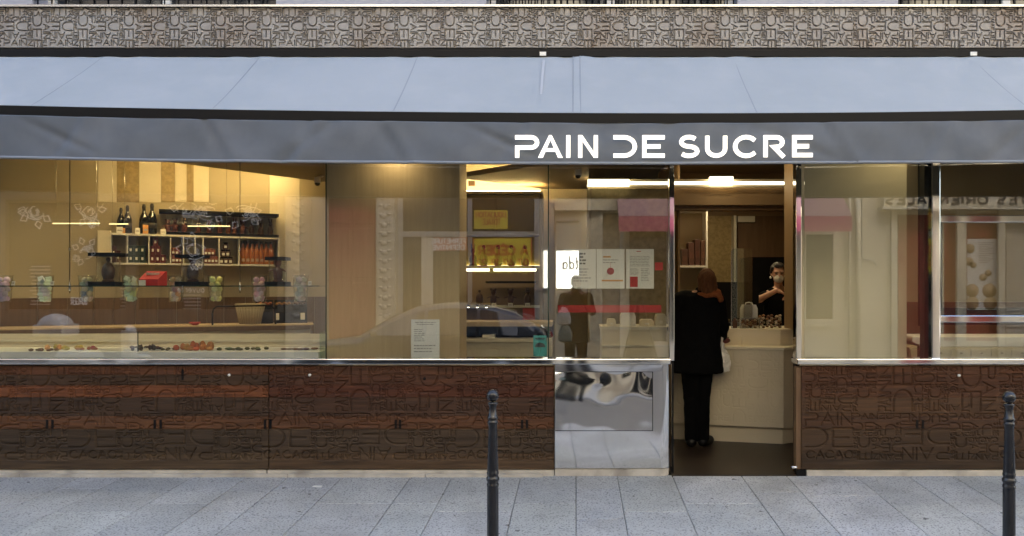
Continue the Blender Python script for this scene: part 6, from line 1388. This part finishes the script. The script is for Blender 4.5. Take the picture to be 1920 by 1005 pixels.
# --- parked car
YC = -7.15; car = wempty('parked_car', (-2.55,YC,gz(-7)), 'dark parked car mirrored in the wood partition window', 'car')
M['car'] = mat('car_paint', (.06,.06,.065), .28, metal=.3, coat=1); M['tyre'] = mat('tyre', (.012,.012,.012), .85); M['tail'] = mat('tail_lamp', (.4,.02,.02), .2)
CX0 = -4.55; gr_ = gz(-7)
prof_ = [(0,.42),(0.0,.62),(.08,.74),(.55,.86),(1.05,.93),(1.55,1.22),(1.95,1.40),(2.5,1.465),(3.1,1.44),(3.55,1.33),(3.95,1.10),(4.12,.98),(4.18,.72),(4.16,.42)]
pts = np.array(prof_); nsec = 60; sxx = np.linspace(.005, 4.155, nsec); mb = MB(); rows = []
def topz(s): return float(np.interp(s, pts[2:13,0], pts[2:13,1])) if .08 <= s <= 4.12 else .70
V = []; ring = 16
for s in sxx:
    tz = topz(s); wd_ = .86*min(1, .80+.6*min(s,4.16-s)) if min(s,4.16-s) < .35 else .86; belt = min(.90, tz-.02)
    sec = [(0,tz)]; cab_ = tz > .96
    rw = wd_-.24*(min(1,(tz-.93)/.45)) if cab_ else wd_*.93
    sec += [(rw*.7,tz-.005),(rw*.93,tz-.035 if cab_ else tz-.02),(rw,tz-.09 if cab_ else tz-.05)]
    sec += [(wd_*.985,belt),(wd_,.72),(wd_,.50),(wd_*.97,.30),(wd_*.85,.24)]
    half = [(y_, z_) for y_, z_ in sec]; full = half+[(-y_, z_) for y_, z_ in half[::-1][:-1]]
    V.append([(CX0+s, YC+y_, gr_+z_) for y_, z_ in full])
nr = len(V[0]); Fc = [(i*nr+j, i*nr+(j+1)%nr, (i+1)*nr+(j+1)%nr, (i+1)*nr+j) for i in range(nsec-1) for j in range(nr)]+[tuple(range(nr)), tuple((nsec-1)*nr+j for j in range(nr))[::-1]]
mb.add([p for r in V for p in r], Fc, True); mb.build('body', M['car'], car)
def side_glass(s0, s1, sgn):
    P_ = []
    for s in np.linspace(s0, s1, 9):
        tz = topz(s); rw = .86-.24*(min(1,max(0,(tz-.93)/.45))); top = (rw+.004, max(.97, tz-.10)); bot = (.851, .935); P_.append((s, top, bot))
    up = [(CX0+s, YC+sgn*(t[0]+.012), gr_+t[1]) for s,t,b in P_]; dn = [(CX0+s, YC+sgn*(b[0]+.006), gr_+b[1]) for s,t,b in P_]; n = len(up)
    return MB().add(up+dn, [(i,i+1,n+i+1,n+i) for i in range(n-1)], True).build('side_window', M['dark_pane'], car)
for sgn in (1,-1): side_glass(1.32,2.1,sgn); side_glass(2.16,2.95,sgn); side_glass(3.0,3.62,sgn)
for s0_, s1_, nm in ((1.08,1.85,'windscreen'),(3.58,3.98,'rear_window')):
    ss = np.linspace(s0_, s1_, 7); up = []
    for s in ss:
        tz = topz(s); rw = (.86-.24*(min(1,max(0,(tz-.93)/.45))))*.82; up.append([(CX0+s, YC+t*rw, gr_+tz+.008-.012*abs(t)) for t in (-1,-.5,0,.5,1)])
    me = grid_mesh(nm, np.array(up), M['dark_pane']); link(nm, me, None, car)
for s in (.78,3.38):
    for sgn in (1,-1):
        wh = MB().tube([(CX0+s,YC+sgn*.70,gr_+.31),(CX0+s,YC+sgn*.865,gr_+.31)], .31, 24).build('wheel', M['tyre'], car); MB().tube([(CX0+s,YC+sgn*.8655,gr_+.31),(CX0+s,YC+sgn*.875,gr_+.31)], .2, 20).build('rim', M['alu'], wh)
for sgn in (1,-1): MB().ell((CX0+.12,YC+sgn*.58,gr_+.68), .07,.16,.07).build('headlight', M['white'], car); MB().ell((CX0+4.08,YC+sgn*.62,gr_+.85), .06,.13,.07).build('tail_light', M['tail'], car); MB().ell((CX0+1.35,YC+sgn*.95,gr_+.98), .06,.09,.06).build('door_mirror', M['car'], car)
# --- scooter with white top box
sx0 = -8.5; ys = -7.0; st = wempty('scooter', (sx0,ys,gr_), 'white scooter with a top box mirrored low in the left window', 'scooter'); wm = M['white']
for dx in (0,1.25):
    wh = MB().tube([(sx0+dx,ys-.05,gr_+.24),(sx0+dx,ys+.05,gr_+.24)], .24, 20).build('wheel', M['tyre'], st); MB().tube([(sx0+dx,ys-.055,gr_+.24),(sx0+dx,ys+.055,gr_+.24)], .14, 14).build('rim', M['alu'], wh)
fuse(MB().ell((sx0+.15,ys,gr_+.52), .42,.16,.20).cap((sx0+.2,ys,gr_+.36),(sx0+.95,ys,gr_+.32), .10,.10), 'rear_body', wm, .02, st, 3); fuse(MB().cap((sx0+1.0,ys,gr_+.40),(sx0+.98,ys,gr_+.95), .13,.12).cap((sx0+1.2,ys,gr_+.50),(sx0+1.28,ys,gr_+.50), .09,.08), 'front_shield', wm, .02, st, 3)
fuse(MB().ell((sx0+.25,ys,gr_+.76), .36,.14,.06), 'saddle', M['soft_black'], .015, st, 2); fuse(MB().ell((sx0-.25,ys,gr_+1.06), .27,.24,.20).obox((sx0-.25,ys,gr_+.98),.25,.22,.1), 'top_box', wm, .02, st, 4); MB().tube([(sx0+.95,ys-.32,gr_+1.03),(sx0+.97,ys,gr_+1.0),(sx0+.95,ys+.32,gr_+1.03)], .02, 8).build('handlebar', M['black_metal'], st)
MB().tube([(sx0+.05,ys,gr_+.24),(sx0+.15,ys,gr_+.5)], .04, 8).build('swing_arm', M['black_metal'], st)
# --- folded easel board on the far pavement
ex, ey = RX(1200,-8.7), -8.75; ez = wempty('easel_board', (ex,ey,GF), 'dark folding easel sign mirrored right of the photographer', 'sign')
for dx in (-.38,.38): MB().tube([(ex+dx,ey+.1,GF),(ex+dx*.08,ey,1.25)], .02, 8).build('leg', M['black_metal'], ez)
MB().tube([(ex,ey-.45,GF),(ex,ey,1.25)], .02, 8).build('back_leg', M['black_metal'], ez); MB().prism([(ex-.30,GF+.18),(ex+.30,GF+.18),(ex+.17,.62),(ex-.17,.62)], ey+.06, ey+.09).build('board', M['soft_black'], ez)
